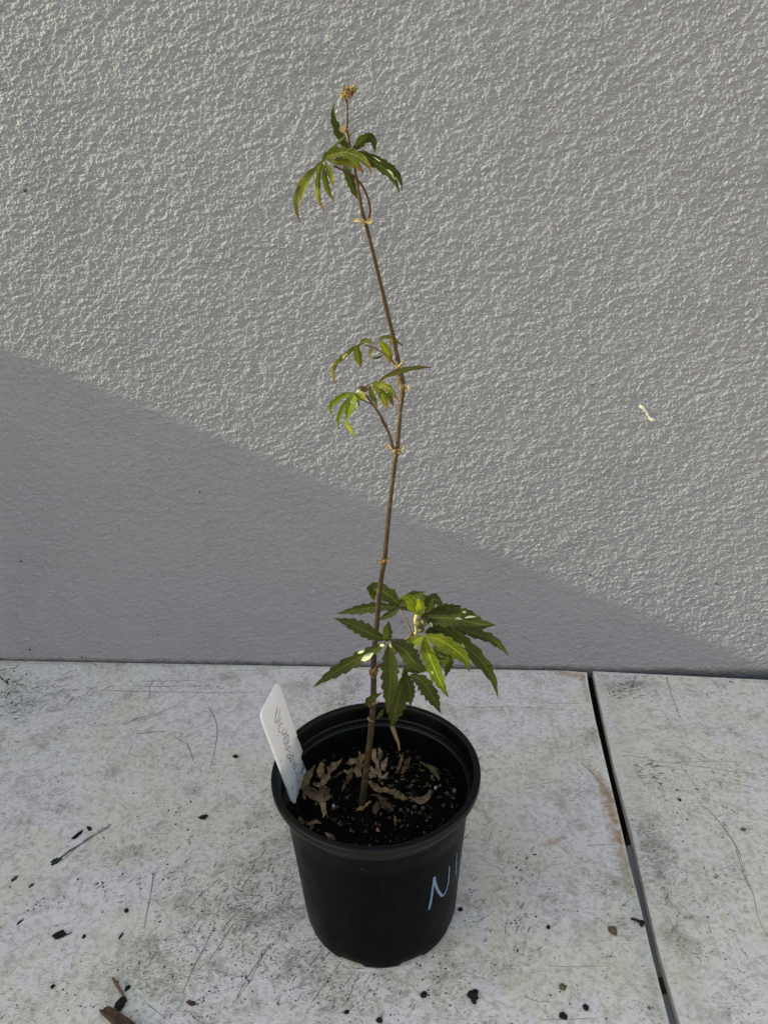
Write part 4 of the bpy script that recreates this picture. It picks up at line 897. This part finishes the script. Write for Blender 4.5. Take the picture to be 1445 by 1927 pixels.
dry("long twisted tan dead leaf lying right of the stem", [
    ([(85, 640, .006), (170, 700, .005), (260, 770, .005), (400, 790, .005), (480, 810, .005)], 85, dict(f=k3, prof=(.3, .8, .9, 1, .9))), ([(440, 790, .005), (540, 840, .005), (620, 880, .005), (705, 935, .003)], 105, dict(f=k3, prof=(.6, .9, 1, .4)))], dryA)
dry("boat-shaped tan dead leaf at the end of the long twisted one", [([(710, 890, .004), (800, 920, .003), (900, 940, .003), (990, 900, .005), (1050, 790, .009)], 100, dict(f=k3, prof=(.1, .5, 1, .7, .15)))], dryC)
dry("dark brown star-shaped dead leaf at the front of the stem base", [
    ([(130, 865, .003), (230, 870, .005), (300, 900, .006), (400, 915, .003)], 60, dict(f=k3, prof=(.1, .7, 1, .2))), ([(260, 900, .005), (310, 980, .004), (370, 1080, .001)], 90, dict(f=k3, prof=(.6, 1, .5))),
    ([(250, 950, .003), (220, 1050, .003), (190, 1150, .001)], 110, dict(f=k3, prof=(.3, 1, .5))), ([(330, 950, .004), (420, 1010, .003), (480, 1090, .001)], 90, dict(f=k3, prof=(.4, .8, .6)))], dryB)
dry("yellowish dead leaf tip in front of the stem base", [([(1270, 1060, .004), (1180, 1120, .004), (1090, 1190, .003), (980, 1250, .001)], 100, dict(prof=(.2, .7, .9, .1)))], mat_dry("dry_leaf_yellow", (.24, .155, .055), (.12, .065, .025), .3))
dry("pale triangular dead leaf sliver pointing to the front rim", [([(380, 1085, .004), (440, 1140, .004), (455, 1230, .003), (440, 1355, .001)], 100, dict(prof=(.3, .95, .75, .1)))], mat_dry("dry_leaf_pale", (.24, .165, .085), (.17, .115, .06), .1))
dry("small tan dead leaf at the front left inside the rim", [([(20, 1340, .004), (60, 1390, .003), (110, 1450, .002)], 80, dict(prof=(.5, 1, .6)))], dryA)
dry("branched tan dead leaf piece at the front left near the rim", [([(130, 1480, .003), (200, 1450, .004), (290, 1430, .004), (390, 1440, .003)], 60, dict(prof=(.2, .9, 1, .2))), ([(230, 1440, .004), (240, 1500, .003), (200, 1560, .002)], 60, dict(prof=(.6, .9, .2))), ([(250, 1395, .005), (240, 1440, .004), (220, 1480, .003)], 40, dict(prof=(.3, 1, .3)))], dryA)
dry("pinkish tan dead leaf half hidden by the front rim", [([(480, 1610, .006), (560, 1660, .005), (640, 1710, .003)], 110, dict(prof=(.2, 1, .5)))], dryC)
dry("narrow pale dead leaf strip standing right of the dangling stalk", [([(620, 215, .012), (615, 310, .009), (575, 400, .005), (550, 485, .002)], 60, dict(f=k3, prof=(.15, .5, 1, .4)))], dryA)
dry("shredded brown dead leaf beside the narrow pale strip", [([(715, 265, .010), (680, 350, .007), (640, 430, .004)], 40, dict(f=k3, prof=(.2, .9, .5))), ([(720, 400, .005), (660, 450, .004), (580, 530, .002)], 70, dict(f=k3, prof=(.3, 1, .3))), ([(740, 290, .010), (720, 370, .007), (710, 460, .003)], 40, dict(f=k3, prof=(.1, .8, .6)))], dryB)
dry("olive yellow dead leaf blade on the right of the soil", [([(890, 320, .006), (1010, 420, .005), (1100, 510, .004), (1190, 620, .002)], 85, dict(f=k3, prof=(.05, .6, 1, .35))), ([(1000, 410, .006), (1100, 450, .006), (1200, 540, .003)], 50, dict(f=k3, prof=(.3, .9, .3)))], mat_dry("dry_leaf_olive", (.06, .045, .012), (.04, .028, .01), .2))
dry("thin tan dead leaf sliver near the right inner wall", [([(1410, 740, .006), (1390, 790, .004), (1385, 830, .002)], 40, dict(f=k3, prof=(.2, 1, .3)))], dryA)
dry("small yellow forked dead leaf scrap near the front right", [([(800, 1090, .002), (860, 1130, .002), (910, 1160, .001)], 30, dict(f=k3, prof=W)), ([(890, 1100, .003), (860, 1130, .002), (845, 1160, .001)], 30, dict(f=k3, prof=W))], dryB)
dry("slim upright tan dead leaf fragment at the front of the soil", [([(490, 1170, .006), (500, 1240, .004), (515, 1320, .001)], 34, dict(f=k3, prof=(.5, 1, .3)))], dryA)

# ------------------------------------------------------------------ white plant tag
B0 = onz(553, 1516, .094); TL = at(490, 1345, B0.y); TR = onz(524, 1282, TL.z)
Wv = TR - TL; Lv = B0 - TL; wl, ll = Wv.length, Lv.length; wh, lh = Wv.normalized(), Lv.normalized(); nh = wh.cross(lh).normalized()
if nh.dot(CAM - TL) < 0: nh = -nh
def tp(u, v, h=0.0): return TL + wh * u + lh * v + nh * h
ptag = empty("plant_tag", B0); tag(ptag, "white plastic name tag with handwriting stuck in the soil at the left", "plant label")
out = []
def corner(cx, cy, r, a0, a1, k=6):
    return [(cx + r * math.cos(R(a0 + (a1 - a0) * i / k)), cy + r * math.sin(R(a0 + (a1 - a0) * i / k))) for i in range(k + 1)]
rc = .0045
out += corner(rc, rc, rc, 180, 270) + corner(wl - rc, rc, rc, 270, 360) + [(wl, ll - .004), (wl * .80, ll + .010), (wl * .58, ll + .017), (wl * .42, ll + .017), (wl * .20, ll + .010), (0, ll - .004)]
bm = bmesh.new(); TH = .0015
fr = [bm.verts.new(tp(u, v, 0)) for u, v in out]; bk_ = [bm.verts.new(tp(u, v, -TH)) for u, v in out]
f1 = bm.faces.new(fr); bm.faces.new(bk_[::-1])
for i in range(len(out)): bm.faces.new((fr[i], bk_[i], bk_[(i + 1) % len(out)], fr[(i + 1) % len(out)]))
bmesh.ops.recalc_face_normals(bm, faces=bm.faces[:])
bmesh.ops.bevel(bm, geom=[e for e in bm.edges if len(e.link_faces) == 2 and e.calc_face_angle(0) > 1.2], offset=.00035, segments=2, affect='EDGES')
k = NT("white_plastic"); v = k.obj()
cc = k.mix(k.ramp(k.noise(v, 45, 4, .6), .4, .75), (.88, .86, .96), (.84, .83, .93)); cc = k.mix(k.ramp(k.voro(v, 170), .05, .10, .6, 0), cc, (.35, .35, .33))
k.set(cc, .5, None, .4); tr = k.n("ShaderNodeBsdfTranslucent"); mx = k.n("ShaderNodeMixShader"); mx.inputs[0].default_value = .5
k.l(cc, tr.inputs[0]); k.l(k.b.outputs[0], mx.inputs[1]); k.l(tr.outputs[0], mx.inputs[2]); k.l(mx.outputs[0], k.out.inputs[0])
blade = place(obj("blade", bm, k.m, smooth=False), ptag)
def ontag(x, y, h=.0003):
    d = ray(x, y); t = (TL - CAM).dot(nh) / d.dot(nh); return CAM + d * t + nh * h
ct = crop(480, 1270, 7.414)
LET = [  # N I C H O L S O N I I
 [[(300, 460), (285, 560), (276, 640), (285, 668), (310, 640), (335, 540), (348, 480)], [(300, 460), (296, 520), (270, 578)]],
 [[(355, 600), (330, 660), (318, 698)]],
 [[(378, 665), (345, 700), (325, 745), (330, 790), (358, 812)]],
 [[(405, 745), (385, 800), (370, 855)], [(440, 755), (415, 850), (390, 912)], [(376, 838), (400, 832), (428, 812)]],
 [[(455, 838), (425, 880), (400, 940), (402, 968), (425, 960), (450, 910), (462, 860), (455, 838)]],
 [[(470, 915), (435, 985), (418, 1035), (432, 1048), (452, 1052)]],
 [[(490, 1005), (462, 1010), (452, 1040), (478, 1085), (475, 1120), (440, 1125), (440, 1150), (470, 1172), (490, 1160)]],
 [[(520, 1120), (490, 1150), (478, 1200), (495, 1215), (520, 1180), (525, 1140), (520, 1120)]],
 [[(545, 1215), (525, 1265), (510, 1295)], [(545, 1215), (540, 1290), (535, 1335)], [(580, 1240), (555, 1290), (535, 1335)]],
 [[(565, 1350), (550, 1400)]], [[(590, 1355), (575, 1410), (562, 1462)]],
]
pen = mat_plain("grey_pencil", (.085, .09, .10), .6, .3, 500)
for L in LET:
    bm = bmesh.new()
    for q_, st in enumerate(L): stroke(bm, [ontag(*p, .0003 + .0001 * q_) for p in ct(st)], .00066, nh, len(st) * 5)
    o = obj("letter", bm, pen, smooth=False); o.parent = blade
bm = bmesh.new()
for st, wd in (([(665, 1240), (672, 1270), (668, 1320)], .0010), ([(640, 1330), (660, 1318), (680, 1300)], .0008), ([(650, 1345), (648, 1370), (655, 1385)], .0013), ([(690, 1265), (700, 1270), (695, 1280)], .0008), ([(520, 1550), (518, 1580), (510, 1605)], .0011), ([(605, 1475), (603, 1485), (600, 1492)], .0010), ([(355, 1200), (352, 1208), (350, 1212)], .0012), ([(318, 840), (315, 848), (312, 852)], .0010)):
    stroke(bm, [ontag(*p) for p in ct(st)], wd, nh, 8)
o = obj("dirt_mark", bm, crumb_mat, smooth=False); o.parent = blade; o['kind'] = 'stuff'
